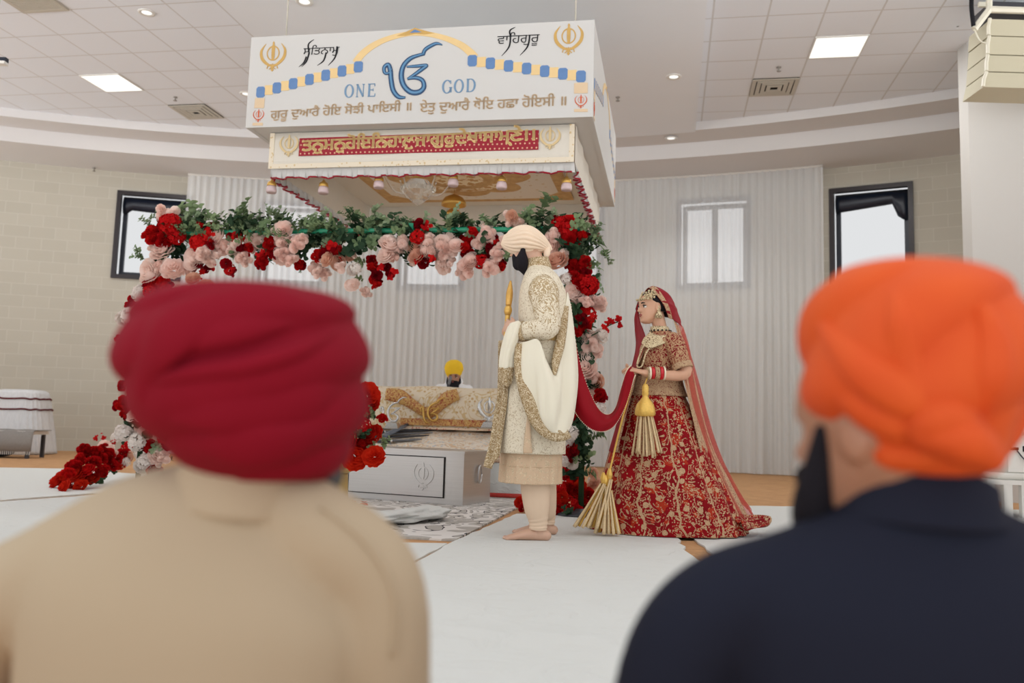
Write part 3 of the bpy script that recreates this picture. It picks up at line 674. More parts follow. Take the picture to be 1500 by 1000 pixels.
# ================================================================== FLOOR CLOTHS AND RUG
def sheet_mat(name, c=(214, 216, 213)):
    q = N(name); v = q.coord('Object'); n1 = q.n('ShaderNodeTexNoise', i_Vector=q.coord('Object', scale=(1, 1.6, 1), rot=(0, 0, .6)), i_Scale=2.2, i_Detail=5, i_Roughness=.55, i_Distortion=1.6).outputs[0]
    rid = q.math('SUBTRACT', 1.0, q.math('MULTIPLY', q.math('ABSOLUTE', q.math('SUBTRACT', n1, .5)), 7.0)); rid = q.math('MAXIMUM', rid, 0.0)
    rid = q.math('POWER', rid, 6.0)
    q.set(C4(c), .85); q.bump(q.math('ADD', q.math('MULTIPLY', rid, .6), q.math('MULTIPLY', q.noise(v, 900, 1), .04)), .35, .02); return q.m
MSHEET = sheet_mat('white_cotton_sheet')
def sheet(pix, z, label, name='floor_sheet', grp='white sheets laid over the carpet', wob=.006, seed=0):
    r = np.random.default_rng(seed); P = [atz(x, y, z) for x, y in pix]; Q = []
    for a, b in zip(P, P[1:]+P[:1]):
        k = max(2, int(np.linalg.norm(b-a)/.12)); 
        for t in np.arange(k)/k: Q.append(a+(b-a)*t+np.array([*r.normal(0, wob, 2), 0]))
    n = len(Q); V = [q+np.array([0, 0, .006]) for q in Q]+[q-np.array([0, 0, z-.001]) for q in Q]
    g = G(); g.add(V, [tuple(range(n))]+[(i, n+i, n+(i+1) % n, (i+1) % n) for i in range(n)])
    return tag(g.build(name, MSHEET, None, False), label, 'floor cloth', grp)
sheet([(420, 1250), (585, 838), (660, 796), (757, 753), (880, 757), (990, 784), (1003, 806), (1100, 880), (1500, 1250)], .010, 'wide white sheet runner under the barefoot man, between the two seated men', seed=1)
sheet([(1013, 787), (1070, 741), (1560, 748), (1700, 960), (1200, 900), (1036, 806)], .006, 'white floor sheet beside the red skirt hem, right side', seed=2)
sheet([(-120, 683), (105, 687), (420, 712), (420, 728), (135, 723), (-140, 744)], .006, 'white floor sheet at far left, farther of two overlapping', seed=3)
sheet([(-160, 748), (130, 726), (420, 731), (430, 752), (-300, 900)], .010, 'white floor sheet at far left, nearer of two overlapping', seed=4)
sheet([(330, 789), (656, 797), (592, 832), (430, 960), (200, 960)], .004, 'white floor sheet in front of the grey rug, behind beige coat', seed=5)
def rug_mat():
    q = N('grey_scroll_rug'); v = q.coord('Object', rot=(0, 0, -TH)); n = q.n('ShaderNodeTexNoise', i_Vector=v, i_Scale=1.7, i_Detail=1.2, i_Distortion=2.8).outputs[0]
    w = q.math('FRACT', q.math('MULTIPLY', n, 5.0)); line = q.math('LESS_THAN', w, .075); band = q.math('GREATER_THAN', w, .52)
    h = q.noise(q.coord('Object', scale=(6, 160, 1), rot=(0, 0, -TH)), 1, 3); base = q.mix(h, C4((140, 134, 126)), C4((206, 202, 196)))
    c = q.mix(band, base, C4((222, 218, 214))); c = q.mix(line, c, C4((62, 60, 62))); q.set(c, .95); q.bump(h, .3, .004); return q.m
g = G(); g.box(W(-2.85, 7.2, .007), (3.25, 4.1, .012), axes=ROOMAX); tag(g.build('rug', rug_mat(), None, False), 'grey rug with cream and black scrolls in front of the steel box', 'rug')
g = G(); P = [atz(x, y, .062) for x, y in ((488, 747), (530, 757), (590, 755), (640, 750))]
def wobf(th, t): return 1+.16*np.sin(3*th+13*t)+.12*np.sin(5*th-19*t)+.07*np.sin(11*th+23*t)
g.tube(P, [(.06, .025), (.17, .042), (.12, .038), (.10, .046)], 40, 44, ref=EY, wob=wobf, round_caps=True); tag(g.build('folded_cloth', MSHEET, None), 'crumpled white cloth lying on the grey rug', 'cloth')

# ================================================================== STEEL DONATION BOX
def brushed():
    q = N('brushed_steel'); v = q.coord('Object', scale=(2, 2, 300)); n = q.noise(v, 1.0, 3); q.set(q.mix(n, C4((188, 186, 184)), C4((214, 212, 210))), q.math('ADD', .26, q.math('MULTIPLY', n, .12)), .82); return q.m
MBRUSH = brushed()
b0, b1, b2 = atz(507, 728, .014), atz(677.5, 740.5, .014), atz(697.5, 733.5, .014)
bx = b1-b0; bw = np.linalg.norm(bx[:2]); bx = np.array([bx[0], bx[1], 0])/bw; by = np.array([-bx[1], bx[0], 0]); BH, BD = .425, .52
BAX = (bx, by, EZ); bc = b0+bx*bw/2+by*BD/2
box = empty('donation_box', bc, 'brushed steel donation box with embossed emblem on its dark edged drawer', 'donation box')
G().box(bc+EZ*(BH/2), (bw, BD, BH), axes=BAX).build('body', MBRUSH, box, False)
G().box(bc+EZ*(BH+.008), (bw+.02, BD+.02, .02), axes=BAX).build('lid', MBRUSH, box, False)
pw, ph_ = bw*.83, BH*.80; po = b0+bx*.02+EZ*.05-by*.004
g = G(); t_ = .008
for (cu_, cv_, su, sv) in ((pw/2, t_/2, pw, t_), (pw/2, ph_-t_/2, pw, t_), (t_/2, ph_/2, t_*2, ph_), (pw-t_/2, ph_/2, t_, ph_)): g.box(po+bx*cu_+EZ*cv_, (su, .012, sv), axes=BAX)
g.build('drawer_gap', MDARK, box, False)
dr = G().box(po+bx*pw/2+EZ*ph_/2-by*.004, (pw-.016, .012, ph_-.016), axes=BAX).build('drawer', MBRUSH, box, False)
g = G(); khanda(g, po+bx*pw*.79+EZ*ph_*.5-by*.01, .115, bx, -by, EZ, .007); g.build('embossed_emblem', MBRUSH, dr, False)
hc_ = b1+by*BD*.52+EZ*BH*.58+bx*.01
G().tube([hc_+np.cos(a)*by*.03+np.sin(a)*EZ*.075+bx*.01 for a in np.linspace(0, 2*PI, 22)], .008, 8, ref=bx).build('side_handle', MBRUSH, box)

# ================================================================== THRONE PLATFORM
def brocade(name, base, c1, c2, sc=9, seed=0.0):
    q = N(name); v = q.coord('Object', loc=(seed, seed, 0)); n = q.n('ShaderNodeTexNoise', i_Vector=v, i_Scale=sc, i_Detail=3, i_Distortion=1.5).outputs[0]
    w = q.math('FRACT', q.math('MULTIPLY', n, 4.0)); d = q.voro(v, sc*2.2)
    a = q.math('GREATER_THAN', w, .72); b = q.math('LESS_THAN', d, .22)
    q.set(q.mix(b, q.mix(a, C4(base), C4(c1)), C4(c2)), .7); q.bump(q.math('MAXIMUM', a, b), .25, .004); return q.m
MBRO = brocade('pastel_brocade', (228, 218, 204), (212, 184, 150), (176, 186, 196), 8)
MCRM = brocade('cream_gold_brocade', (230, 216, 192), (214, 188, 140), (202, 168, 116), 7, 3.0)
MGAR = brocade('red_gold_brocade', (206, 164, 98), (160, 56, 40), (226, 196, 140), 22, 1.0)
MLACE = cream_brocade('pink_gold_border', (226, 200, 172), (190, 96, 78), 34, .55)
PX0, PX1, PY0, PY1 = -3.75, -1.15, 8.2, 11.3
plat = empty('throne_platform', W((PX0+PX1)/2, (PY0+PY1)/2, .014), 'low platform draped in pastel brocade and white skirts behind the steel box', 'platform')
prof = [(PY0-.01, .40), (PY0+.03, .43), (8.5, .50), (8.85, .56), (9.0, .60), (9.6, .60), (10.2, .50), (PY1, .46)]
g = G(); xs = np.linspace(PX0, PX1, 30); pr = crom(np.array(prof), 40)
g.grid(np.array([[W(x, y, z+.006*math.sin(x*17+y*9)) for x in xs] for y, z in pr])); g.build('cover_cloth', MBRO, plat, True)
g = G(); n = 90; xs = np.linspace(PX0, PX1, n); g.grid(np.array([[W(x, PY0-.02-.012*math.sin(x*31)*(1-v), .016+.385*v) for x in xs] for v in (0, .5, 1)]))
ys = np.linspace(PY0-.02, PY1, n); g.grid(np.array([[W(PX1+.015+.012*math.sin(y*31)*(1-v), y, .016+.385*v) for y in ys] for v in (0, .5, 1)])); g.grid(np.array([[W(PX0-.015, y, .016+.385*v) for y in ys] for v in (0, .5, 1)]))
g.build('white_skirt', MSHEET, plat, True)
for z0, z1, mt, nm in ((.016, .055, MRED if 0 else plain('red_hem', (196, 72, 66), .8, var=.3, scale=40), 'red_hem'), (.335, .405, MLACE, 'lace_border')):
    g = G(); xs = np.linspace(PX0, PX1, 60); g.grid(np.array([[W(x, PY0-.037+.004*math.sin(x*31), z) for x in xs] for z in (z0, z1)])); ys = np.linspace(PY0-.037, PY1, 50); g.grid(np.array([[W(PX1+.033+.004*math.sin(y*31), y, z) for y in ys] for z in (z0, z1)])); g.build(nm, mt, plat, True, solid=.004)
# bolster with draped brocade
BY = 8.98
bol = empty('draped_bolster', W(-2.35, 9.2, .615), 'long bolster under cream gold brocade with red and gold garland, on platform', 'bolster')
bx0, bx1 = -3.42, -1.28; prf = [(BY, .617), (BY-.005, .8), (BY+.01, .96), (BY+.09, 1.045), (BY+.25, 1.06), (BY+.42, .98), (BY+.46, .617)]
pr = crom(np.array(prf), 26); xs = np.linspace(bx0, bx1, 40)
g = G(); g.grid(np.array([[W(x, y, z+.008*math.sin(x*7)) for x in xs] for y, z in pr], ))
for x in (bx0, bx1):
    V = [W(x, y, z+.008*math.sin(x*7)) for y, z in pr]; g.add(V, [tuple(range(len(V)))])
g.build('brocade_cover', MCRM, bol, True)
def bpx(px, py): p = atp(px, py, BY); q = p-W(0, BY, 0); return q.dot(EX), p[2]
BO = W(0, BY-.018, 0)
g = G(); g.strip([bpx(*p) for p in ((566, 577), (585, 580), (602, 590), (620, 602), (632, 603), (646, 592), (656, 583), (672, 577))], [.12, .15, .11, .10, .12, .12, .14, .12], BO, EX, EZ, -EY, .008, 40); g.build('garland_panel', MGAR, bol, True)
g = G(); u0, z0 = bpx(587, 625); u1, z1 = bpx(716, 615); g.box(BO+EX*(u0+u1)/2+EZ*((z0+z1)/2+.01), (u1-u0, .01, .07), axes=ROOMAX); g.build('border_strip', MGAR, bol, False)
g = G(); u0, z0 = bpx(500, 629); u1, z1 = bpx(735, 627); g.box(W((u0+u1)/2, BY-.07, .626), (u1-u0, .08, .018), axes=ROOMAX); g.build('lower_border', MLACE, bol, False)
MSILV = N('polished_silver'); MSILV.set((*lin((206, 206, 204)), 1), .22, .85); MSILV = MSILV.m
def stand_symbol(px, py, s, mt, kind, label, yr, base=True):
    p = atp(px, py, yr); zb = p[2]-s*1.05; r = empty('emblem_stand', np.array([p[0], p[1], zb-.05 if base else zb]), label, 'ornament')
    g = G(); O = p
    if kind == 'onkar':
        k = s/36.0; q = lambda L: [((x-606)*k*.9, -(y-104)*k*.95) for x, y in L]
        for pts, wd_ in ONK:
            if wd_: g.strip(q(pts), np.array(wd_)*s*3.0, O, EX, EZ, -EY, .02, 30)
    else: khanda(g, O, s, d=.02, w=1.3)
    g.build('symbol', mt, r, True)
    if base: g = G(); g.lathe(np.array([p[0], p[1], zb-.05]), [(.11, 0), (.10, .01), (.07, .06), (.03, .075), (.001, .075)], 4, axes=(EX*.7+EY*.7, EY*.7-EX*.7, EZ)); g.build('base', mt, r, False)
stand_symbol(577, 601, .13, MSILV, 'onkar', 'silver ik onkar ornament standing left of the garland cloth', BY-.22)
stand_symbol(635, 601, .125, MBRASS, 'onkar', 'gold ik onkar ornament at centre of the garland cloth', BY-.055, False)
stand_symbol(717, 600, .13, MSILV, 'khanda', 'silver crossed swords ornament at right end of the bolster', BY-.22)
# blades laid out on the cover
MBLADE = plain('grey_scabbard', (112, 114, 118), .4, .3, var=.15); MBLADE2 = plain('dark_scabbard', (58, 58, 64), .45)
def surf(px, py):                                      # point on the sloping cover
    for yr in np.linspace(8.25, 9.0, 80):
        p = atp(px, py, yr); z = np.interp(yr, [a for a, b in prof], [b for a, b in prof])
        if p[2] <= z: return np.array([p[0], p[1], z+.022])
    return np.array([p[0], p[1], z+.018])
sw = [((548, 636), (640, 633), 'farthest'), ((548, 640), (634, 637), 'second'), ((548, 644), (628, 641), 'third'), ((556, 650), (618, 647), 'nearest')]
for k, (a, b, w) in enumerate(sw):
    A, B = surf(*a), surf(*b); r = empty('sword', (A+B)/2-EZ*.012, 'grey sheathed sword on the brocade, %s of four in the row' % w, 'sword', 'swords laid on the platform'); d = (B-A)/np.linalg.norm(B-A); L = np.linalg.norm(B-A)
    G().tube([A+d*.12, A+d*L*.6, A+d*L*.85, B], [(.030, .012), (.028, .012), (.022, .010), (.004, .004)], 10, 16, ref=EY).build('scabbard', MBLADE if k % 2 else MBLADE2, r)
    G().tube([A-d*.02, A+d*.11], [(.016, .014), (.018, .014)], 10, ref=EY, round_caps=True).build('grip', MBLADE2, r); G().box(A+d*.115, (.02, .10, .03), axes=(d, np.cross(EZ, d), EZ)).build('guard', MSILV, r)
A, B = surf(560, 650)+EZ*.05, surf(592, 634)+EZ*.05
r = empty('sword', (A+B)/2-EZ*.01, 'blue grey broad sword lying slantwise across the other four', 'sword'); d = (B-A)/np.linalg.norm(B-A)
G().tube([A, (A+B)/2, B], [(.05, .012), (.045, .012), (.03, .01)], 8, 8, ref=EX).build('scabbard', plain('blue_scabbard', (92, 104, 120), .4, .2), r, False); G().tube([B, B+d*.14], .016, 8).build('grip', MBLADE2, r)

# ================================================================== FAR LEFT: draped chair, covered bench
def lace_mat():
    q = N('white_lace'); v = q.coord('Object', scale=(60, 60, 14)); q.set(q.mix(q.noise(v, 1, 2), C4((206, 208, 210)), C4((232, 234, 236))), .85); q.bump(q.noise(v, 1, 2), .4, .02); return q.m
MLACEW = lace_mat()
def dome_cloth(name, label, pix_c, Y, w, d, h, cat):
    c = at(*pix_c, Y); c[2] = 0; r = empty(name, c, label, cat); g = G(); rows = []
    for z, k in ((.01, 1.16), (.3*h, 1.06), (.65*h, .93), (.88*h, .84), (.97*h, .76), (h, .55), (h*1.003, .02)):
        n = 96; th = np.arange(n)/n*2*PI; ce = np.sign(np.cos(th))*np.abs(np.cos(th))**.55; se = np.sign(np.sin(th))*np.abs(np.sin(th))**.55
        wv = 1+.025*np.sin(th*22+z*3)*(1-z/h)**.5*2 if z < h*.98 else 1
        rows.append(np.stack([c[0]+ce*w/2*k*wv, c[1]+se*d/2*k*wv, np.full(n, z)], 1))
    R3 = crom(np.array(rows).reshape(len(rows), -1), 26).reshape(26, -1, 3); g.grid(R3, True, True, True); g.build('drape', MLACEW, r, True)
    for zz in (.83, .66):
        rr = [k for k in range(26) if R3[k, 0, 2] >= zz*h][0]; L = R3[rr]; ctr = L.mean(0); L = ctr+(L-ctr)*1.012; L = L+np.stack([0*L[:, 0], 0*L[:, 0], .006*np.sin(np.arange(len(L))*.6)], 1)
        g = G(); g.tube(np.vstack([L, L[:1]]), .014, 6, ref=(0, 0, 1)); g.build('maroon_piping', plain('maroon_cord', (96, 34, 38), .8), r)
    return r
dome_cloth('draped_chair', 'chair under white pleated lace cover with two maroon cords, far left', (28, 640), 14.0, .86, .7, 1.0, 'chair')
c = at(18, 668, 12.9); c[2] = 0; r = empty('covered_bench', c, 'low bench covered with fringed grey cloth before the draped chair', 'bench')
g = G(); cx_ = c-EX*0; g.box(c+np.array([-.25, 0, .36]), (1.25, .5, .05)); g.build('seat_board', MWHITE, r, False)
for sx in (-.82, .32):
    for sy in (-.2, .2): G().box(c+np.array([sx, sy, .17]), (.045, .045, .34)).build('leg', MBLADE2, r, False)
g = G(); P = np.array([[c+np.array([x, y, z+.004*math.sin(x*20)]) for x in np.linspace(-.92, .42, 30)] for y, z in ((-.30, .10), (-.29, .22), (-.27, .37), (-.22, .395), (.22, .395))]); g.grid(P)
for x in (-.92, .42): pass
g.build('grey_cloth', plain('grey_wool', (142, 138, 134), .95, var=.15, scale=40, bump=.3), r, True, solid=.01)
g = G()
for x in np.linspace(-.9, .40, 46): g.box(c+np.array([x, -.30, .08]), (.008, .006, .05))
tag(g.build('fringe', plain('white_fringe', (222, 220, 216), .9), r, False), None, None, None, 'stuff')
c2 = at(-4, 664, 12.9); c2[2] = 0
tag(G().ell(c2+np.array([0, 0, .1]), (.26, .16, .1), 20, 10).build('black_bag', plain('black_nylon', (34, 32, 38), .6), None), 'dark rounded bag on the carpet beneath the grey covered bench', 'bag')

# ================================================================== RIGHT EDGE: white appliance on slatted table, line array speaker
c = at(1490, 755, 7.9); c[2] = 0; tb = empty('white_table', c, 'low white slatted table at the right edge behind orange turban', 'table'); top = .335
G().box(c+np.array([.12, .15, top-.02]), (.86, .5, .04)).build('table_top', MWHITE, tb, False)
for x in (-.27, -.125, .03, .18, .33, .5):
    G().box(c+np.array([x, -.07, (top-.04)/2]), (.05 if x < -.2 else .075, .05, top-.04)).build('leg', MWHITE, tb, False)
for x in (-.27, .5): G().box(c+np.array([x, .37, (top-.04)/2]), (.06, .05, top-.04)).build('leg', MWHITE, tb, False)
MPLAS = plain('white_plastic', (224, 222, 214), .35, var=.02); ap = empty('air_cooler', c+np.array([.16, .15, top+.001]), 'white plastic appliance with rear label and cord on the slatted table', 'appliance')
a = c+np.array([.16, .15, top])
def rrect(w, d, r, n=6):
    L = []
    for cx_, cy_, a0 in ((w/2-r, d/2-r, 0), (-w/2+r, d/2-r, PI/2), (-w/2+r, -d/2+r, PI), (w/2-r, -d/2+r, 1.5*PI)): L += [(cx_+r*math.cos(a0+t), cy_+r*math.sin(a0+t)) for t in np.linspace(0, PI/2, n)]
    return L
def rbox(rows): # (z,w,d,r)
    g = G(); g.grid(np.array([[a+np.array([x, y, z]) for x, y in rrect(w, d, r)] for z, w, d, r in rows]), True, True, True); return g
rbox([(.002, .66, .40, .05), (.04, .68, .42, .06), (.06, .64, .40, .05)]).build('foot_tray', MPLAS, ap, True)
rbox([(.058, .58, .36, .05), (.40, .54, .34, .05)]).build('body', MPLAS, ap, True)
rbox([(.402, .56, .36, .05), (.44, .56, .36, .05), (.55, .52, .33, .06), (.575, .46, .28, .08)]).build('top_cover', MPLAS, ap, True)
g = G(); g.box(a+np.array([-.145, -.178, .2]), (.2, .02, .26)); pl = g.build('rear_panel', plain('label_paper', (232, 230, 224), .5), ap, False)
G().box(a+np.array([-.19, -.19, .275]), (.075, .01, .025)).build('switch', MBLACK, pl, False); G().box(a+np.array([-.09, -.19, .275]), (.045, .01, .05)).build('socket', MBLACK, pl, False)
g = G(); g.tube([a+np.array(q) for q in ((-.17, -.2, .26), (-.12, -.21, .19), (-.05, -.22, .13), (.05, -.22, .11))], .006, 6, 16); g.build('cord', MBLADE2, ap)
for k in range(9): G().box(a+np.array([.06, -.176, .09+k*.034]), (.16, .02, .012)).build('vent_slat', MPLAS, ap, False)
Y = 8.6; sp = empty('line_array_speaker', at(1500, 128, Y), 'cream hanging line array speaker on a white bracket by the pillar', 'speaker'); MSPK = plain('speaker_grille', (196, 190, 166), .6, var=.05, scale=200, bump=.3); MSPC = plain('speaker_case', (226, 222, 204), .5)
ys = [27, 52.5, 80, 105, 128]; xl = [(1451, 1449), (1450, 1448), (1448, 1446), (1446, 1441)]
for k in range(4):
    a_, b_ = at(xl[k][0], ys[k]+.8, Y), at(xl[k][1], ys[k+1]-.8, Y); w = .95; yb = np.array([0, .42, 0])
    V = [a_, a_+[w, 0, 0], b_+[w, 0, 0], b_]; V = [np.array(v) for v in V]; g = G(); g.add(V+[v+yb for v in V], [(3, 2, 1, 0), (4, 5, 6, 7), (0, 1, 5, 4), (1, 2, 6, 5), (2, 3, 7, 6), (3, 0, 4, 7)]); cab = g.build('cabinet', MSPK, sp, False)
    g = G(); g.tube([a_-[.012, .01, 0], (a_+b_)/2-[.02, .01, 0], b_-[.012, .01, 0]], .018, 6); g.build('edge_trim', MSPC, cab, False)
g = G(); g.box(at(1475, 8, Y+.2), (.6, .03, .05)); f0, f1 = at(1449, 14, Y-.02), at(1427, 43, Y+.0)
g.tube([f0, f0+[1, 0, 0]], .035, 6); g.tube([f0, f1], .035, 6); g.tube([at(1449, -12, Y), f0], .03, 6)
g.build('bracket', MSPC, sp, False); g = G(); g.tube([at(1424, -16, Y-.04), at(1423, 10, Y-.04), at(1426, 38, Y-.02)], .022, 8, 12); g.build('cable', MBLACK, sp)
g = G(); g.tube([f1, at(1436, 60, Y), at(1448, 64, Y)], .008, 6, 10); g.build('safety_wire', MSPC, sp)
G().box(at(1475, 24, Y+.35), (.55, .4, .12)).build('amplifier_housing', MBLADE2, sp, False)
# ================================================================== FLOWERS
def petal(g, a0, hw, R, z0, z1, ruf=0, nu=6, nv=5, ph=0, lip=.06):
    u = np.linspace(-1, 1, nu)[None]; v = np.linspace(0, 1, nv)[:, None]
    wv = (v+.12)**.45*(1-.30*v**5); a = a0+u*hw*wv
    r = R*(.18+.82*np.sin(np.clip(v*1.15, 0, 1)*PI/2))*(1-.04*u*u)+lip*v**5+ruf*v*np.sin(6*u+ph); z = z0+(z1-z0)*(v-.16*u*u*v)+ruf*v*np.cos(5*u+ph)
    g.grid(np.stack([r*np.cos(a), r*np.sin(a), z+0*a], -1))
def rose_mesh(seed, ruf=0.02, opened=1.0):
    r = np.random.default_rng(seed); g = G()
    for n, R, z0, z1, hw in ((2, .13, .1, .74, 1.9), (3, .27, .05, .73, 1.4), (4, .44, -.05, .68, 1.2), (5, .62, -.15, .58, 1.0), (6, .80, -.3, .42, .85), (7, .97, -.42, .14, .74)):
        p0 = r.uniform(0, 6)
        for k in range(n): petal(g, p0+k/n*2*PI+r.normal(0, .10), hw, R*r.uniform(.94, 1.06), z0, z1*r.uniform(.9, 1.08)*(1 if R < .7 else 1/opened), ruf=ruf, ph=r.uniform(0, 6), lip=.05+.05*R)
    return g
def cluster_mesh(seed, n=5, ruf=.04):                 # a bunch of small roses
    r = np.random.default_rng(seed); g = G(); sm = [rose_mesh(seed*7+k, ruf) for k in range(2)]
    for k in range(n):
        a = k*2*PI/(n-1)+r.uniform(-.3, .3); c = np.array([0, 0, .34]) if k == n-1 else np.array([.55*math.cos(a), .55*math.sin(a), r.uniform(-.1, .15)])
        d = np.array([c[0]*.9, c[1]*.9, 1.0])+r.normal(0, .15, 3); d /= np.linalg.norm(d); x = np.cross([.1, 1, .2], d); x /= np.linalg.norm(x); y = np.cross(d, x); sc = r.uniform(.42, .54)
        src = sm[k % 2]; V = np.vstack(src.v); g.add(c+(V[:, :1]*x+V[:, 1:2]*y+V[:, 2:]*d)*sc, src.f)
    return g
def puff_mesh(seed, n=46):                             # ball of small frilled florets
    r = np.random.default_rng(seed); g = G()
    for k in range(n):
        z = 1-1.35*(k+.5)/n; a = k*2.39996; s = math.sqrt(max(0, 1-z*z)); d = np.array([s*math.cos(a), s*math.sin(a), z]); d += r.normal(0, .08, 3); d /= np.linalg.norm(d)
        t = np.cross(d, [0.3, .2, 1]); t /= np.linalg.norm(t); b = np.cross(d, t); c = d*r.uniform(.62, .82); sz = r.uniform(.24, .34)
        for q in range(4):
            an = q*PI/2+k; e = math.cos(an)*t+math.sin(an)*b; f = np.cross(d, e)
            P = [c, c+e*sz*.5+f*sz*.5+d*.10, c+e*sz*1.05+d*.16, c+e*sz*.5-f*sz*.5+d*.10]; g.add(P, [(0, 1, 2, 3)])
    return g
def leaf(g, o, d, n, L, w):
    d = d/np.linalg.norm(d); n = n-n.dot(d)*d; n /= np.linalg.norm(n)+1e-9; s = np.cross(d, n); V = []
    for v, ww in ((0, .08), (.3, .85), (.6, 1), (.85, .6), (1, .02)):
        c = o+d*L*v-n*L*.16*v*v; V += [c-s*w*ww+n*w*.25*ww, c, c+s*w*ww+n*w*.25*ww]
    g.add(V, [(3*i+a, 3*i+a+1, 3*i+a+4, 3*i+a+3) for i in range(4) for a in (0, 1)])
def spray_mesh(seed, n=13, L=.42, w=.15, stems=3, spread=.9):
    r = np.random.default_rng(seed); g = G()
    for s_ in range(stems):
        an = r.uniform(0, 2*PI); tip = np.array([math.cos(an)*spread*r.uniform(.4, 1), math.sin(an)*spread*r.uniform(.4, 1), r.uniform(.5, 1.15)])
        path = crom(np.array([[0, 0, -.25], tip*[.25, .25, .5], tip]), n)
        g.tube(path, [.018]*n, 4, ref=(1, .3, .2))
        for k in range(2, n):
            an2 = k*2.4+r.uniform(-.4, .4); side = np.array([math.cos(an2), math.sin(an2), .45]); leaf(g, path[k], side, np.array([0, 0, 1.])+r.normal(0, .3, 3), L*r.uniform(.7, 1.1), w*r.uniform(.8, 1.2))
    return g
def berry_mesh(seed):
    r = np.random.default_rng(seed); g = G()
    for k in range(15):
        p = np.array([r.uniform(-.5, .5), r.uniform(-.5, .5), r.uniform(-.2, 1.0)]); p[:2] *= .5+.5*p[2]
        for q in range(5):
            an = q*2*PI/5; e = np.array([math.cos(an), math.sin(an), .4]); leaf(g, p, e, np.array([0, 0, 1.]), .22, .10)
    return g
def leafmat(name, a, b):
    q = N(name); oi = q.n('ShaderNodeObjectInfo'); n = q.noise(q.coord('Object'), 2.2, 2)
    f = q.math('ADD', q.math('MULTIPLY', oi.outputs['Random'], .5), q.math('MULTIPLY', n, .5)); c = q.mix(f, C4(a), C4(b)); q.set(c, .75, Specular_IOR_Level=.1)
    tr = q.n('ShaderNodeBsdfTranslucent', i_Color=c); mx = q.n('ShaderNodeMixShader', i_0=.42); q.t.links.new(q.b.outputs[0], mx.inputs[1]); q.t.links.new(tr.outputs[0], mx.inputs[2]); q.t.links.new(mx.outputs[0], q.out.inputs[0]); return q.m
MRR = leafmat('red_petal', (176, 14, 24), (226, 34, 32)); MRO = leafmat('scarlet_petal', (196, 22, 22), (242, 70, 36)); MPK = leafmat('blush_petal', (250, 222, 212), (254, 240, 232)); MWP = leafmat('ivory_petal', (236, 226, 220), (248, 244, 238))
MPE = leafmat('peach_petal', (226, 176, 154), (240, 204, 180)); MLF = leafmat('eucalyptus_leaf', (92, 120, 84), (158, 176, 132)); MDF = leafmat('dark_leaf', (36, 56, 44), (76, 104, 74))
FM = {}; MPK2 = leafmat('pale_blush_petal', (252, 230, 220), (255, 244, 238)); MRC = leafmat('crimson_petal', (122, 10, 28), (184, 20, 34)); MEU = leafmat('silver_green_leaf', (110, 136, 104), (174, 190, 154))
def proto(key, g, mt):
    o = g.build('proto', mt, None, 'auto' if 0 else True, origin=(0, 0, 0)); me = o.data; bpy.data.objects.remove(o); FM.setdefault(key, []).append(me)
for s_ in range(3):
    proto('P', rose_mesh(s_, .02), MPK); proto('R', rose_mesh(10+s_, .035), MRR); proto('O', rose_mesh(20+s_, .05, 1.6), MRO); proto('W', puff_mesh(30+s_), MWP); proto('C', rose_mesh(40+s_, .03), MPE)
    proto('L', spray_mesh(50+s_), MLF); proto('D', spray_mesh(60+s_, 12, .5, .2, 4), MDF); proto('B', berry_mesh(70+s_), MRR)
    proto('Q', puff_mesh(80+s_, 52), MRR)
    proto('p', rose_mesh(90+s_, .03), MPK2); proto('r', rose_mesh(100+s_, .05), MRC); proto('w', rose_mesh(110+s_, .03), MWP); proto('E', spray_mesh(120+s_, 14, .34, .15, 4), MEU)
for kd in 'PpRr': FM[kd] = FM[kd][:1]
for s_ in range(4): proto('P', cluster_mesh(130+s_), MPK); proto('p', cluster_mesh(150+s_, 4), MPK2); proto('R', cluster_mesh(160+s_, 6, .07), MRR); proto('r', cluster_mesh(140+s_, 5, .06), MRC)
proto('R', puff_mesh(171, 44), MRR); proto('P', rose_mesh(172, .08, 1.4), MPK)
FN = {'P': 'pink_rose_cluster', 'R': 'red_rose_cluster', 'O': 'scarlet_rose', 'W': 'white_blossom', 'C': 'peach_rose', 'L': 'leaf_spray', 'D': 'dark_leaf_spray', 'B': 'red_flower_sprig', 'Q': 'red_blossom_cluster', 'p': 'blush_rose_cluster', 'r': 'crimson_rose_cluster', 'w': 'ivory_rose', 'E': 'eucalyptus_sprig'}
fr = np.random.default_rng(99)
def flower(kind, p, r, root, face, tilt=.55):
    o = bpy.data.objects.new(FN[kind], FM[kind][fr.integers(len(FM[kind]))]); COL.objects.link(o); o.parent = root
    d = np.asarray(face, float)+fr.normal(0, tilt, 3)*[1, .5, 1]; z = Vector(d).normalized(); o.rotation_mode = 'QUATERNION'
    o.rotation_quaternion = z.to_track_quat('Z', 'Y') @ __import__('mathutils').Quaternion((0, 0, 1), fr.uniform(0, 6.28))
    o.location = Vector(p)-wloc(root); o.scale = (r, r, r); return o
AY = 6.9
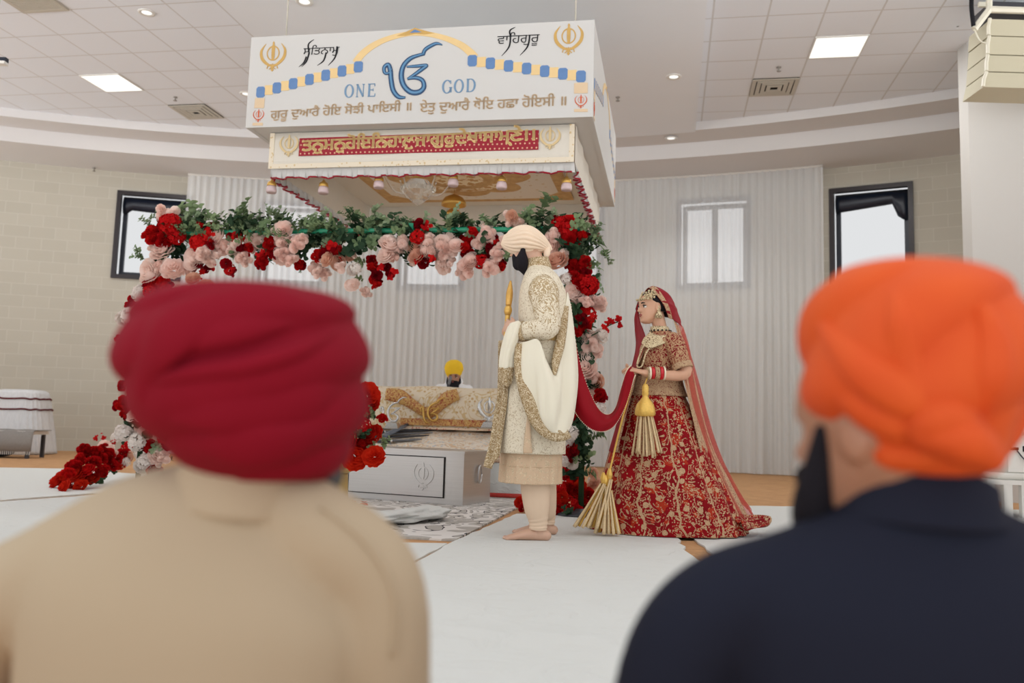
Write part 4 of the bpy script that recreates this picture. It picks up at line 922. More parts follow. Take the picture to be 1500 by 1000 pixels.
ARCH = """P241,314,14 Q250,329,15 R223,343,14 R239,349,13 Q259,345,12 P239,367,14 P254,394,14 P221,397,15 P236,390,12 R227,419,12 R239,415,10 R221,428,10 R243,424,10 D252,383,16 L281,322,18 D285,338,15 Q292,356,12 B304,341,12 R293,330,5 B310,352,10 P322,356,15 P286,377,14 P306,379,13 P279,392,11 P296,370,11 B297,394,10 B310,394,8 R337,395,8 B333,390,8 L324,338,16 L362,320,20 D360,335,16 L342,376,14 Q351,349,11 R362,365,9 P345,366,11 P354,378,10 P376,352,14 R396,356,9 B391,372,11 R383,383,9 R399,370,8 P414,338,11 P416,352,12 P414,374,12 L300,318,12 L266,312,12 C283,408,9 C302,420,10 D262,425,13
W207,430,13 R193,440,7 R187,447,5 W234,444,14 W191,462,13 R196,473,8 P223,455,11 W207,473,12 W189,500,11 R174,497,5 R200,475,8 R178,565,7 R182,591,11 R184,603,8 W180,634,12 D202,630,13 P198,608,10 P212,490,13 R216,512,13 W204,520,12 P220,535,14 W206,548,13 R222,560,13 P206,578,12 D214,590,14 R224,610,13 P214,630,12 W200,648,12 R220,655,10 D240,470,16 R240,490,12 P244,520,13 W246,550,14 R240,580,13 P242,612,14 R244,640,12 D230,540,16 D226,620,16 P232,668,12 W214,676,12 R226,690,10
P415,337,11 P416,354,11 P436,358,12 P441,352,9 P416,372,12 P425,382,11 L460,343,16 L450,332,11 R467,375,9 B484,360,11 Q493,366,8 C480,380,9 C496,385,10 B499,383,6 C514,376,7 P463,393,10 P474,399,9 D523,365,18 L505,352,17 L542,350,17 D557,352,14 L532,384,12 R547,381,7 R545,390,7 B559,391,8 R548,407,8 R551,418,7 B577,397,9 B574,405,7 W521,393,8 L530,408,10 P518,417,8 P535,427,7 R437,387,7 L440,399,5 P572,360,12 P589,357,11 P566,375,11 P580,373,10 L480,335,10 D440,372,10 D490,372,14 D470,358,14 L400,340,12 L385,333,13 D400,362,14
B620,334,11 Q611,347,9 P632,341,8 P626,353,12 P627,366,13 P659,354,13 P653,365,13 P668,360,9 P640,366,11 C608,363,10 C611,375,10 B620,378,10 B635,378,8 P650,388,11 P647,378,9 P684,389,15 P680,398,11 R686,354,8 R680,361,7 R687,372,7 P701,354,9 R693,339,7 R702,347,6 P714,344,11 B729,350,9 B723,360,9 Q704,383,9 R711,377,6 P729,371,9 P717,392,12 P726,386,10 R734,389,6 L744,371,10 L644,345,11 L717,330,12 L690,332,11 P756,326,10 P737,356,9 C751,318,9 D600,352,14 D640,352,13 D672,346,13 D705,365,13 L600,335,11 L660,335,11
L792,311,20 L778,325,14 D790,330,14 Q822,330,12 R837,327,11 Q832,338,11 R834,349,8 R846,349,8 R853,344,7 R814,335,7 P810,344,9 P811,360,12 P820,353,9 L859,333,15 L878,351,12 L864,359,14 D827,367,15 D850,367,15 L888,376,7 C816,383,13 R845,389,10 R856,384,9 R858,400,8 R835,386,8 R843,405,8 R850,413,10 Q862,418,12 R869,423,8 L869,386,9 L874,405,6 W832,408,8 P840,426,10 P850,434,9 P840,440,9 P859,442,9 P869,440,8 P878,444,9 D848,452,11 D845,395,13 Q859,462,12 R849,469,10 R854,478,10 R845,483,8 D848,500,9 P867,503,13 P872,512,11 P861,519,11 W881,494,8 P859,541,12 P865,550,10 C877,559,9 D865,562,9 R879,578,8 Q877,584,8 W879,598,8 R838,609,8 W836,634,10 W832,646,9 D852,630,12 L869,640,13 L863,665,15 L856,690,12 R836,661,10 W842,676,8 W827,675,7 D850,600,12 P862,575,10 D856,525,13 D852,660,13 R848,560,9 P850,585,10 D842,700,13 L846,640,11"""
p0 = W(-2.3, AY, 0); arch = empty('flower_arch', [p0[0], p0[1], 0], 'freestanding flower arch of red, blush and white blooms before the canopy', 'flower arch')
MEM = plain('green_tape', (30, 140, 104), .3, var=.25, scale=30)
aL, aR = atp(224, 338, AY), atp(858, 338, AY); zt = (aL[2]+aR[2])/2
for p in (aL, aR): G().tube([[p[0]+.06*E2[0], p[1]+.06*E2[1], .012], [p[0]+.06*E2[0], p[1]+.06*E2[1], zt]], .022, 12, ref=EX).build('upright_pole', MDF, arch)
G().tube([[aL[0], aL[1], zt], [aR[0], aR[1], zt]], .022, 12, 12, ref=EZ).build('cross_pole', MEM, arch)
q = atp(601, 330, AY); G().box([q[0], q[1], zt+.03], (.07, .06, .05), axes=ROOMAX).build('clamp', MEM, arch, False)
for p in (aL, aR): G().lathe([p[0], p[1], .012], [(.2, 0), (.2, .02), (.05, .03), (.03, .05)], 20).build('base_plate', MDF if 0 else MBLADE2, arch)
cnt = {}
def scatter(spec, root, yr, face, k=.0062, cap=98):
    for tok in spec.split():
        kd = tok[0]; x, y, r = map(float, tok[1:].split(','))
        if cnt.get((root.name, kd), 0) >= cap: continue
        cnt[(root.name, kd)] = cnt.get((root.name, kd), 0)+1
        p = atp(x, y, yr+fr.uniform(-.10, .03)+(.06 if kd in 'LDE' else 0)); s = r*k*{'L': 1.3, 'D': 1.3, 'E': 1.3, 'B': 1.3, 'Q': 1.2, 'W': 1.1, 'L': 1.4, 'E': 1.4, 'D': 1.4}.get(kd, 1.14)
        f = np.array(face, float)
        if kd in 'LDE': f = f*.6+np.array([0, 0, .9])*(1 if y < 345 else .2)
        flower(kd, p, s, root, f, .7 if kd in 'LDE' else .45)
FACE = -EY+.15*EZ
scatter(ARCH, arch, AY, FACE)
# trailing greenery under-layer along the frame
r = np.random.default_rng(5); und = []
for k in range(44): und.append('D%.0f,%.0f,15' % (250+k*14, r.uniform(335, 362)))
for k in range(24): und.append('D%.0f,%.0f,14' % (r.uniform(838, 858), 340+k*15))
for k in range(22): und.append('D%.0f,%.0f,15' % (r.uniform(216, 246), 340+k*15))
for k in range(28): und.append('L%.0f,%.0f,12' % (260+k*12, r.uniform(320, 348)))
for k in range(60): und.append('E%.0f,%.0f,12' % (r.uniform(255, 850), r.uniform(316, 366)))
for k in range(14): und.append('E%.0f,%.0f,11' % (r.uniform(840, 872), r.uniform(330, 420)))
for k in range(20): und.append('E%.0f,%.0f,12' % (r.uniform(206, 250), r.uniform(320, 690)))
scatter(' '.join(und), arch, AY+.06, FACE)
scatter(' '.join('L%.0f,%.0f,11' % (248+k*17, r.uniform(335, 343)) for k in range(21)), arch, AY-.07, FACE)
comp = []                                              # fuller second blooms tucked in behind the first
for tok in ARCH.split():
    kd = tok[0]; x, y, q = map(float, tok[1:].split(','))
    kk = {'P': 'p', 'R': 'r', 'Q': 'r', 'W': 'w', 'C': 'p', 'B': 'r'}.get(kd)
    if kk: a = r.uniform(0, 2*PI); comp.append('%s%.0f,%.0f,%.1f' % (kk, x+q*.75*math.cos(a), y+q*.6*math.sin(a), q*.85))
scatter(' '.join(comp), arch, AY+.03, FACE)
br = [atp(x, y, AY-.05) for x, y in ((866, 492), (880, 484), (893, 476), (908, 470))]
G().tube(br, .005, 5, 12).build('sprig_stem', MDF, arch)
scatter('B885,480,6 B891,474,6 B898,472,7 B906,468,7 B890,485,5 B908,477,6 W884,488,6', arch, AY-.05, FACE)
br = [atp(x, y, AY-.05) for x, y in ((868, 350), (882, 362), (889, 376), (892, 388))]
G().tube(br, .004, 5, 12).build('trailing_stem', MLF, arch); scatter('L884,366,5 L890,378,6 L891,386,5', arch, AY-.05, -EZ)
# bouquets on the floor at both feet, each a thing of its own
def mound(name, label, pts, yfun, spec, face, k):
    b = atz(*pts, .012); root = empty(name, b, label, 'flowers')
    return root
left = empty('floor_bouquet', atz(120, 718, .013), 'low bank of red and white roses on the floor at left foot of arch', 'flowers')
def ground_fill(root, rows, k, face):
    for tok in rows.split():
        kd = tok[0]; x, y, r, h = map(float, tok[1:].split(','))
        for_y = y+h*1.0                                  # pixel where the stem meets the sheet
        base = atz(x, for_y, .012); p = at(x, y, base[1]); s = r*k; p[2] = max(p[2], .012+s*.55)
        flower(kd, p, s, root, face, .4)
ground_fill(left, """O82,706,11,8 O93,700,13,14 O103,708,13,7 O95,714,10,5 O112,694,13,22 O122,700,12,14 O118,712,10,5 R128,690,12,26 R108,684,12,32 R100,692,10,26 R117,675,12,40 R128,664,12,48 R122,656,10,56 R137,676,12,38 R150,690,12,24 R146,672,11,40 R158,668,12,42 R163,680,11,30 R139,660,11,52 R150,656,9,54 O134,702,11,12 D140,705,12,6 D120,690,14,24 D150,700,12,8 B143,642,9,66 B152,643,9,62 P152,652,9,54 P160,660,10,48 P165,666,9,42 R172,672,9,36 R178,664,10,42 B165,650,9,54 R186,655,10,50 W198,660,10,44 C192,668,8,38 W184,676,9,30 W207,666,11,40 O178,682,8,24 P172,684,8,20 D168,690,10,14 R200,648,9,54 P215,655,10,50 W170,640,9,62 W180,634,10,66 R213,640,9,58""", .0064, -EY+.8*EZ)
right = empty('floor_bouquet', atz(836, 758, .013), 'tight mound of red roses on the sheet at right foot of arch', 'flowers')
ground_fill(right, """R829,692,11,56 R847,704,11,44 R806,711,10,40 O809,726,11,26 R820,715,10,38 R833,712,11,40 R860,722,10,30 Q836,737,12,16 R818,740,9,14 R847,720,11,32 R856,739,10,14 R813,750,8,5 R826,748,8,6 R845,748,9,6 D834,754,9,3 D856,750,9,4 D815,735,12,18 D845,728,13,22 O823,728,9,26 O850,712,9,40 R838,722,10,28 O838,694,9,52 C870,693,8,52 C872,706,8,40 C866,712,7,34 B872,698,10,46 W866,704,7,40 R800,740,9,14 R802,725,9,26 O762,735,9,10 R765,744,6,5 R770,738,7,10""", .0058, -EY+.5*EZ)
# gilded pedestal with peonies
pc = atz(484, 752, .02); ped = empty('gilded_pedestal', pc, 'carved cream gold pedestal left of the steel box, behind burgundy turban', 'pedestal'); pc = np.asarray(pc)
MGIL = plain('gilded_wood', (206, 176, 112), .4, .35, var=.22, scale=10, bump=.2)
def flute(th, t): return 1+.05*np.sign(np.sin(th*12))
k_ = pc[1]/FPX; zc = lambda py: .02+(752-py)*k_
G().lathe(pc, [(.15, 0), (.15, .03), (.13, .05), (.125, .08)], 28).build('plinth', MGIL, ped)
G().tube([pc+EZ*.08, pc+EZ*zc(698)], [.115, .105], 48, 6, ref=EX, wob=flute).build('shaft', MGIL, ped)
G().lathe(pc+EZ*zc(698), [(.11, 0), (.135, .012), (.135, .03), (.115, .04), (.115, .055), (.15, .07), (.15, .09), (.12, .10)], 28).build('collar', MGIL, ped)
cz = zc(698)+.10
g = G(); g.lathe(pc+EZ*cz, [(.115, 0), (.11, .06), (.13, .12), (.16, .16), (.16, .18), (.001, .18)], 28)
for k in range(10):
    a = k/10*2*PI; d = np.array([math.cos(a), math.sin(a), 0])
    for zz, ln in ((.0, .13), (.05, .12)): leaf(g, pc+EZ*(cz+zz)+d*.11, d*.5+EZ, d, ln, .035)
    g.ell(pc+EZ*(cz+.15)+d*.15, .022, 8, 6)
g.build('capital', MGIL, ped)
yp = (pc[0]*E2[0]+pc[1]*E2[1])
fl = empty('peony_arrangement', pc+EZ*(cz+.181), 'large scarlet peonies with leaves on the gilded pedestal', 'flowers')
for tok in """O538,580,17 O528,601,13 O545,592,9 R522,612,11 R512,596,14 R532,622,11 R560,612,8 O547,637,14 O520,668,17 O548,668,14 R514,640,12 R530,650,10 O504,625,13 R497,650,12 O490,600,16 O478,640,16 R470,612,15 R500,575,13 R515,566,11 D515,620,12 D540,612,10 L548,604,9 L515,637,10 L563,652,10 L505,655,10 D530,640,12 D500,610,14 L485,575,12 L545,655,8 D495,635,14 O462,660,14 R480,668,12""".split():
    kd = tok[0]; x, y, r = map(float, tok[1:].split(',')); p = atp(x, y, yp+fr.uniform(-.16, -.02)+(.05 if kd in 'LDE' else 0)); flower(kd, p, r*k_*(1.3 if kd in 'LDE' else 1.15), fl, -EY+.5*EZ+EX*.006*(x-505), .35)
g = G(); r = np.random.default_rng(3)
for k in range(14): 
    p = atz(r.uniform(500, 535), r.uniform(733, 739), .022); leaf(g, p, r.normal(0, 1, 3)*[1, 1, .1], EZ, .07, .03)
tag(g.build('fallen_petals', MRO, None), 'scarlet fallen petals on the rug beside the gilded pedestal', 'petals', None, 'stuff')
# ================================================================== PEOPLE
def skin_mat(name, a, b):
    q = N(name); n = q.noise(q.coord('Object'), 14, 3); q.set(q.mix(n, C4(a), C4(b)), .5, Subsurface_Weight=.08); return q.m
MSKB = skin_mat('skin_bride', (206, 158, 128), (216, 170, 142)); MSKG = skin_mat('skin_groom', (200, 160, 136), (212, 172, 148)); MSKM = skin_mat('skin_brown', (158, 112, 88), (178, 130, 104))
MHAIR = plain('black_hair', (26, 22, 26), .55, var=.3, scale=30); MBEARD = plain('dark_beard', (30, 28, 34), .8, var=.3, scale=60, bump=.5)
MEYEW = plain('eye_white', (226, 220, 214), .3); MLIP = plain('lip_rose', (160, 84, 80), .4)
def cap(g, pts, rad, n=14, m=None, ref=(0, 1, 0)): g.tube(pts, rad, n, m or max(6, 4*len(pts)), ref=ref, round_caps=True); return g
def headshape(g, c, f, H=.225, fem=False, tilt=0):
    f = np.asarray(f, float); f /= np.linalg.norm(f); u = np.array([0, 0, 1.]); l = np.cross(u, f); l /= np.linalg.norm(l); u = np.cross(f, l)
    T = lambda L, t: np.interp(t, [a for a, b in L], [b for a, b in L])
    Fp = [(0, .30), (.05, .39), (.10, .41), (.17, .405), (.25, .42), (.3, .415), (.42, .405), (.5, .40), (.58, .425), (.66, .43), (.78, .40), (.88, .32), (.96, .18), (1, .02)]
    Bp = [(0, .10), (.1, .02), (.2, -.14), (.3, -.30), (.45, -.43), (.6, -.47), (.75, -.45), (.88, -.34), (.96, -.2), (1, -.02)]
    Wp = [(0, .10), (.06, .17), (.15, .235), (.3, .285), (.5, .315), (.65, .325), (.8, .30), (.9, .23), (.97, .12), (1, .02)]
    th = np.arange(56)/56*2*PI; rows = []
    for t in np.linspace(0, 1, 56):
        F, B, w = T(Fp, t), T(Bp, t), T(Wp, t)*(.95 if fem else 1)
        x = (F+B)/2+(F-B)/2*np.cos(th); y = w*np.sign(np.sin(th))*np.abs(np.sin(th))**.85; fr_ = (np.cos(th) > -.1)
        ga = lambda yy, s: np.exp(-(yy/s)**2); gt = lambda t0, s: math.exp(-((t-t0)/s)**2)
        nose = T([(.335, 0), (.36, .075), (.385, .135), (.41, .13), (.47, .085), (.55, .035), (.62, .0)], t)
        x = x+fr_*(nose*ga(y, .055 if t < .45 else .038)+.022*gt(.375, .025)*(ga(y-.06, .03)+ga(y+.06, .03)))
        x = x+fr_*(.030*gt(.285, .018)+.032*gt(.232, .022)-.012*gt(.258, .008))*ga(y, .10)+fr_*.03*gt(.07, .05)*ga(y, .1)
        x = x-fr_*.035*gt(.515, .04)*(ga(y-.145, .065)+ga(y+.145, .065))+fr_*.014*gt(.595, .03)*(ga(y-.14, .1)+ga(y+.14, .1))+fr_*.012*gt(.42, .07)*(ga(y-.2, .08)+ga(y+.2, .08))
        rows.append(np.asarray(c)+((x*H)[:, None]*f+(y*H)[:, None]*l+((t-.5)*H)*u))
    g.grid(np.array(rows), True, True, True)
    for s in (-1, 1): g.ell(np.asarray(c)-f*.03*H+l*s*.325*H+u*(-.02*H), (.09*H, .035*H, .15*H), 12, 8, axes=(f, l, u))
    return f, l, u
def face(root, c, f, l, u, H, fem, iris=MBLACK):
    c = np.asarray(c); P = lambda x, y, t: c+f*x*H+l*y*H+u*(t-.5)*H
    for s in (-1, 1):
        e = G().ell(P(.325, s*.145, .515), (.055*H, .062*H, .05*H), 12, 8, axes=(f, l, u)).build('eye', MEYEW, root)
        G().ell(P(.372, s*.145, .515), (.014*H, .030*H, .032*H), 10, 6, axes=(f, l, u)).build('iris', iris, e)
        g = G(); g.tube([P(.365, s*.075, .545), P(.392, s*.14, .562), P(.36, s*.205, .545), P(.33, s*.235, .545)], [.008*H, .014*H, .016*H, .006*H], 6, 10, ref=u); g.build('eyelash', MBLACK, root)
        g = G(); g.tube([P(.41, s*.06, .605), P(.418, s*.13, .632), P(.37, s*.22, .615)], [.010*H, .022*H, .008*H], 6, 10, ref=u); g.build('eyebrow', MHAIR, root)
    g = G(); g.tube([P(.40, -.095, .258), P(.445, -.03, .285), P(.44, 0, .278), P(.445, .03, .285), P(.40, .095, .258)], [.006*H, .022*H, .02*H, .022*H, .006*H], 8, 14, ref=u); g.tube([P(.40, -.09, .254), P(.446, 0, .230), P(.40, .09, .254)], [.006*H, .026*H, .006*H], 8, 12, ref=u); g.build('lips', MLIP, root)
def hand(g, w, d, n, s, curl=(.5, .6, .4), L=.185, thumb=.5, spread=.10):
    # w wrist, d finger direction, n palm normal (curl goes towards it), s thumb side
    d, n, s = (np.asarray(q, float)/np.linalg.norm(q) for q in (d, n, s)); k = L/.185
    cap(g, [w-d*.02*k, w+d*.035*k, w+d*.085*k], [(.026*k, .019*k), (.038*k, .016*k), (.040*k, .013*k)], 14, 10, ref=s)
    for i, (o, ln, r) in enumerate(((.030, .92, .0092), (.010, 1.0, .0095), (-.011, .95, .0090), (-.030, .76, .0080))):
        p = w+d*.080*k+s*o*k; a = 0; pts = [p]; dd = d+s*spread*(1.5-i)*.5
        dd /= np.linalg.norm(dd)
        for seg, c_ in zip((.040, .026, .022), curl):
            a += c_*(1+.12*i); p = p+(math.cos(a)*dd+math.sin(a)*n)*seg*ln*k; pts.append(p)
        cap(g, pts, [r*k, r*.95*k, r*.86*k, r*.7*k], 8, 12, ref=s)
    p = w+d*.025*k+s*.030*k; t1 = d*.55+s*.75+n*.25; t1 /= np.linalg.norm(t1); t2 = d*(.9)+s*.25+n*thumb; t2 /= np.linalg.norm(t2)
    cap(g, [p-t1*.015*k, p+t1*.035*k, p+t1*.035*k+t2*.03*k, p+t1*.035*k+t2*.055*k], [.014*k, .0115*k, .010*k, .0075*k], 8, 12, ref=n)
def foot(g, ank, d, L=.25):
    d = np.asarray(d, float)/np.linalg.norm(d); s = np.cross(d, [0, 0, 1.]); z0 = ank[2]-.085; b = np.array([ank[0], ank[1], z0])
    cap(g, [b-d*.045+EZ*.032, b+d*.04+EZ*.038, b+d*.12+EZ*.026, b+d*.165+EZ*.018], [(.034, .032), (.040, .036), (.046, .024), (.046, .016)], 14, 14, ref=s)
    cap(g, [ank+EZ*.03, b+EZ*.04-d*.005], [.038, .04], 12, 8)
    for i in range(5): 
        o = (-.034, -.016, .000, .016, .033)[i]; ln = (.038, .044, .042, .034, .026)[4-i] if True else 0; r = (.0085, .0085, .009, .009, .014)[i]
        cap(g, [b+d*(.150-.006*abs(i-3))+s*o+EZ*.013, b+d*(.165+ln)+s*o*1.05+EZ*.010], [r, r*.85], 8, 6)
def embro(name, base, gold, dens=.5, sc=40, grad=None, rough=.6):
    q = N(name); v = q.coord('Object'); n = q.n('ShaderNodeTexNoise', i_Vector=v, i_Scale=sc*.35, i_Detail=2, i_Distortion=2.0).outputs[0]; w = q.math('FRACT', q.math('MULTIPLY', n, 6.0)); d = q.voro(v, sc*2)
    m_ = q.math('ADD', q.math('MULTIPLY', w, .55), q.math('MULTIPLY', q.math('SUBTRACT', 1.0, d), .45))
    th = 1-dens
    if grad:
        z = q.n('ShaderNodeSeparateXYZ', i_0=v).outputs[2]; mr = q.n('ShaderNodeMapRange', i_0=z); mr.inputs[1].default_value, mr.inputs[2].default_value, mr.inputs[3].default_value, mr.inputs[4].default_value = grad
        k = q.math('GREATER_THAN', m_, mr.outputs[0])
    else: k = q.math('GREATER_THAN', m_, th)
    sp = q.noise(v, sc*8, 1); gc = q.mix(sp, C4(tuple(x*.72 for x in gold)), C4(tuple(min(255, x*1.12) for x in gold)))
    q.set(q.mix(k, C4(base), gc), rough, Specular_IOR_Level=.2); q.bump(q.math('MULTIPLY', k, q.math('ADD', sp, .4)), .4, .004); return q.m
CREAM = (232, 222, 200)
MCOAT = embro('cream_sherwani', CREAM, (216, 200, 172), .34, 40); MSLV = embro('embroidered_sleeve', CREAM, (192, 168, 128), .5, 44, (.05, .33, .68, .38)); MBORD = embro('gold_border', (218, 202, 172), (168, 140, 98), .56, 70)
MSHAWL = plain('cream_shawl', (236, 230, 210), .75, var=.02, scale=4, sheen=.2); MKURTA = embro('tan_kurta', (212, 184, 154), (222, 198, 166), .4, 18); MPANT = plain('peach_churidar', (226, 200, 174), .75, var=.03)
MTURB = plain('cream_turban', (236, 214, 190), .8, var=.03, scale=6)

# ---------------------------------------------------------------- the groom
GY = 5.45
def gp(x, y, dy=0): return at(x, y, GY+dy)
base = atz(782, 790, .012); sx = GY/FPX
g = G(); HC_ = gp(772, 366, .02); hf, hl, hu = headshape(g, HC_, (-.93, .36, -.06), .225)
cap(g, [gp(779, 372, .02), gp(786, 392), gp(790, 410)], [.062, .062, .08])
cap(g, [gp(790, 402), gp(794, 430), gp(797, 480), gp(795, 545), gp(790, 610), gp(788, 635)], [(.10, .07), (.19, .11), (.17, .12), (.16, .11), (.17, .12), (.15, .11)], 20, 24)
for s in (-1, 1):
    kx, ax_, ay_ = (786, 789, 773) if s < 0 else (792, 800, 755)
    K = gp(kx, 706, s*.10); A = gp(ax_, ay_, -.10 if s < 0 else .20)
    A[2] = .012+.085; cap(g, [gp(790, 630, s*.09), K, A+EZ*.03], [.085, .055, .036], 14, 16); foot(g, A, (-1, .0 if s < 0 else .12, 0), .25)
SH, EL, WR = gp(796, 418, -.19), gp(803, 478, -.25), gp(757, 487, -.17)
cap(g, [SH, EL, WR], [.055, .043, .028], 12, 20); hand(g, WR, gp(738, 474, -.10)-WR, (.2, .95, .1), (0.1, .1, 1), (.9, 1.1, .7), .19, .9)
SH2, EL2, WR2 = gp(790, 418, .19), gp(786, 480, .24), gp(756, 496, .04)
cap(g, [SH2, EL2, WR2], [.055, .043, .028], 12, 20); hand(g, WR2, gp(740, 482, .0)-WR2, (.2, -.95, .1), (0.1, -.1, 1), (.9, 1.1, .7), .19, .9)
groom = remesh(g, 'person', MSKG, .0055, None, 3, origin=base)
tag(groom, 'standing barefoot man in cream embroidered coat and turban, holding a golden sheathed sword', 'person')
# beard, turban
g = G(); cap(g, [gp(766, 368, -.03), gp(765, 378, -.02), gp(766, 389, -.01), gp(770, 399, .0)], [(.058, .020), (.066, .036), (.060, .040), (.030, .022)], 18, 18); cap(g, [gp(757, 376, .02), gp(759, 388, .01)], [.032, .036], 12, 8); remesh(g, 'beard', MBEARD, .006, groom, 6)
def pleat(n, a): return lambda th, t: 1+a*np.abs(np.sin(th*n/2+t*2.2))*(math.sin(t*PI)**.5)
g = G(); g.tube([gp(736, 350, .02), gp(742, 352, .02), gp(754, 353, .02), gp(772, 353, .02), (gp(790, 358, .02)), gp(802, 364, .02), gp(806, 368, .02)], [(.012, .030), (.05, .055), (.098, .082), (.122, .090), (.098, .062), (.035, .030), (.012, .016)], 180, 60, ref=EY, wob=pleat(20, .10)); tb_ = g.build('turban', MTURB, groom)
G().tube([gp(802, 364, .0), gp(801, 371, -.01), gp(799, 377, -.01)], [.018, .022, .012], 12, 8, round_caps=True).build('turban_tail', MTURB, tb_)
# coat
def loft(rings, n=72, m=60, folds=None):               # rings: (centre point, half width across, half depth)
    P = crom(np.array([r[0] for r in rings]), m); Rr = crom(np.array([r[1:] for r in rings]), m); th = np.arange(n)/n*2*PI; rows = []
    for j in range(m):
        t = j/(m-1); w = 1 if folds is None else folds(th, t)
        rows.append(P[j]+np.stack([np.cos(th)*Rr[j, 1]*w, np.sin(th)*Rr[j, 0]*w, 0*th], 1))
    return np.array(rows)
g = G(); R3 = loft([(gp(788, 385), .068, .062), (gp(789, 392), .078, .070), (gp(791, 398), .12, .085), (gp(793, 408), .185, .110), (gp(795, 430), .205, .142), (gp(796, 465), .20, .152), (gp(796, 492), .185, .140), (gp(792, 520), .20, .165), (gp(784, 570), .235, .205), (gp(779, 620), .245, .207), (gp(777, 663), .25, .210)], 96, 70, lambda th, t: 1+.012*np.sin(9*th+4*t)*max(0, t-.5)*2)
g.grid(R3, True); coat = g.build('coat', MCOAT, groom, True, solid=.008)
g = G(); g.tube([gp(787.5, 379), gp(789, 394)], [.066, .079], 30, 4, ref=EY, cap=False); g.build('collar', MBORD, coat, True, solid=.008)
def dpx(R3, f0, f1): return R3
for s, (S_, E_, W_) in ((-1, (SH, EL, WR)), (1, (SH2, EL2, WR2))):
    g = G(); g.tube([S_+[.0, -s*.04, .04], S_+[0, s*.01, -.03], (S_+E_)/2, E_, (E_+W_)/2, W_+(E_-W_)*.12], [.05, .092, .080, .070, .060, .052], 24, 44, wob=lambda th, t: 1+.025*np.sin(26*t+2*th)*(t > .35), round_caps=False); sl = g.build('sleeve', MSLV, coat)
    g = G(); g.tube([W_+(E_-W_)*.26, W_+(E_-W_)*.05], [.060, .052], 24, 4, cap=False); g.build('cuff', MBORD, sl, True, solid=.008)
g = G(); R4 = loft([(gp(797, 484), .192, .147), (gp(796, 502), .190, .145)], 60, 4); g.grid(R4, True); g.build('belt', embro('gold_belt', (206, 172, 112), (228, 204, 156), .45, 36), groom, True, solid=.012)
# front edge placket and slit
g = G(); g.grid(patch([[gp(758, 508, -.12), gp(752, 560, -.14), gp(748, 615, -.14), gp(746, 656, -.14)], [gp(766, 508, -.165), gp(768, 560, -.21), gp(768, 615, -.22), gp(767, 656, -.22)]], 20, 6)); g.build('placket', MCOAT, coat, True, solid=.008)
g = G(); g.grid(patch([[gp(774, 575, -.262), gp(772, 610, -.27), gp(768, 640, -.272), gp(766, 664, -.272)], [gp(776, 575, -.263), gp(777, 610, -.272), gp(778, 640, -.274), gp(780, 664, -.274)]], 16, 4)); g.build('front_slit', MKURTA, coat, True, solid=.006)
g = G(); g.grid(loft([(gp(779, 640), .215, .180), (gp(778, 670), .225, .186), (gp(777, 706), .235, .190)], 120, 24, lambda th, t: 1+.022*np.sin(15*th)*t+.012*np.sin(31*th+2)*t), True); ku = g.build('kurta', MKURTA, groom, True, solid=.006)
g = G(); g.tube([p for p in loft([(gp(777.7, 681), .231, .190)]*2, 60, 2)[0]]+[loft([(gp(777.7, 681), .231, .190)]*2, 60, 2)[0][0]], .004, 5, ref=EZ); g.build('seam', MKURTA, ku)
for s in (-1, 1):
    kx, ax_ = (784, 788) if s < 0 else (793, 800); A = gp(ax_, 773, -.10 if s < 0 else .20); A[2] = .012+.10
    g = G(); g.tube([gp(786, 640, s*.10), gp(kx, 700, s*.10), gp(kx+(2 if s < 0 else 4), 740, s*.10+(0 if s < 0 else .05)), A+EZ*.02, A-EZ*.035], [.11, .092, .078, .058, .052], 24, 50, wob=lambda th, t: 1+.035*np.sin(70*t+1.5*np.sin(th))*(t > .70)); g.build('trouser_leg', MPANT, groom)
# shawl: cream body, embroidered borders, forearm end
g = G()
top = [gp(759, 503, -.20), gp(772, 500, -.26), (gp(789, 498, -.30)), gp(800, 528, -.285), gp(812, 546, -.26), gp(818, 510, -.22), gp(828, 450, -.12), gp(831, 428, -.05)]
mid = [gp(768, 545, -.25), gp(780, 545, -.31), gp(795, 552, -.335), gp(808, 562, -.33), gp(820, 566, -.29), gp(831, 545, -.23), gp(838, 500, -.10), gp(838, 470, .0)]
lo2 = [gp(779, 590, -.28), gp(789, 600, -.33), gp(800, 608, -.35), gp(813, 610, -.34), gp(826, 606, -.29), gp(838, 590, -.20), gp(844, 555, -.08), gp(842, 520, .02)]
bot = [gp(789, 612, -.28), gp(798, 624, -.32), gp(808, 632, -.335), (gp(818, 634, -.32)), gp(829, 634, -.28), gp(838, 618, -.17), gp(843, 585, -.06), gp(842, 545, .03)]
S = patch([top, mid, lo2, bot], 80, 48, .017, 2.3, 4, lambda v: np.sin(v*PI)); g.grid(S); shawl = g.build('shawl', MSHAWL, groom, True, solid=.006)
def band(name, c, w, mt, par, off=.0, m=40, n=6):     # embroidered ribbon following 3-D centre line c with half widths w (pixels)
    L, Rr = [], []
    for (x, y, dy), ww in zip(c, w): L.append((x, y, dy, ww))
    A = crom(np.array(L), m); T = np.gradient(A[:, :2], axis=0); T /= np.linalg.norm(T, axis=1)[:, None]; Nn = np.stack([-T[:, 1], T[:, 0]], 1); rows = []
    for q in np.linspace(-1, 1, n): rows.append([gp(A[j, 0]+Nn[j, 0]*q*A[j, 3], A[j, 1]+Nn[j, 1]*q*A[j, 3], A[j, 2]-off+.012*q*q) for j in range(m)])
    return G().grid(np.array(rows)).build(name, mt, par, True, solid=.006)
band('border', [(764, 503, -.235), (763, 530, -.26), (768, 560, -.285), (777, 592, -.30), (789, 618, -.32), (806, 634, -.335), (823, 637, -.31), (833, 633, -.27)], [8, 10, 11, 11, 11, 10, 9, 8], MBORD, shawl)
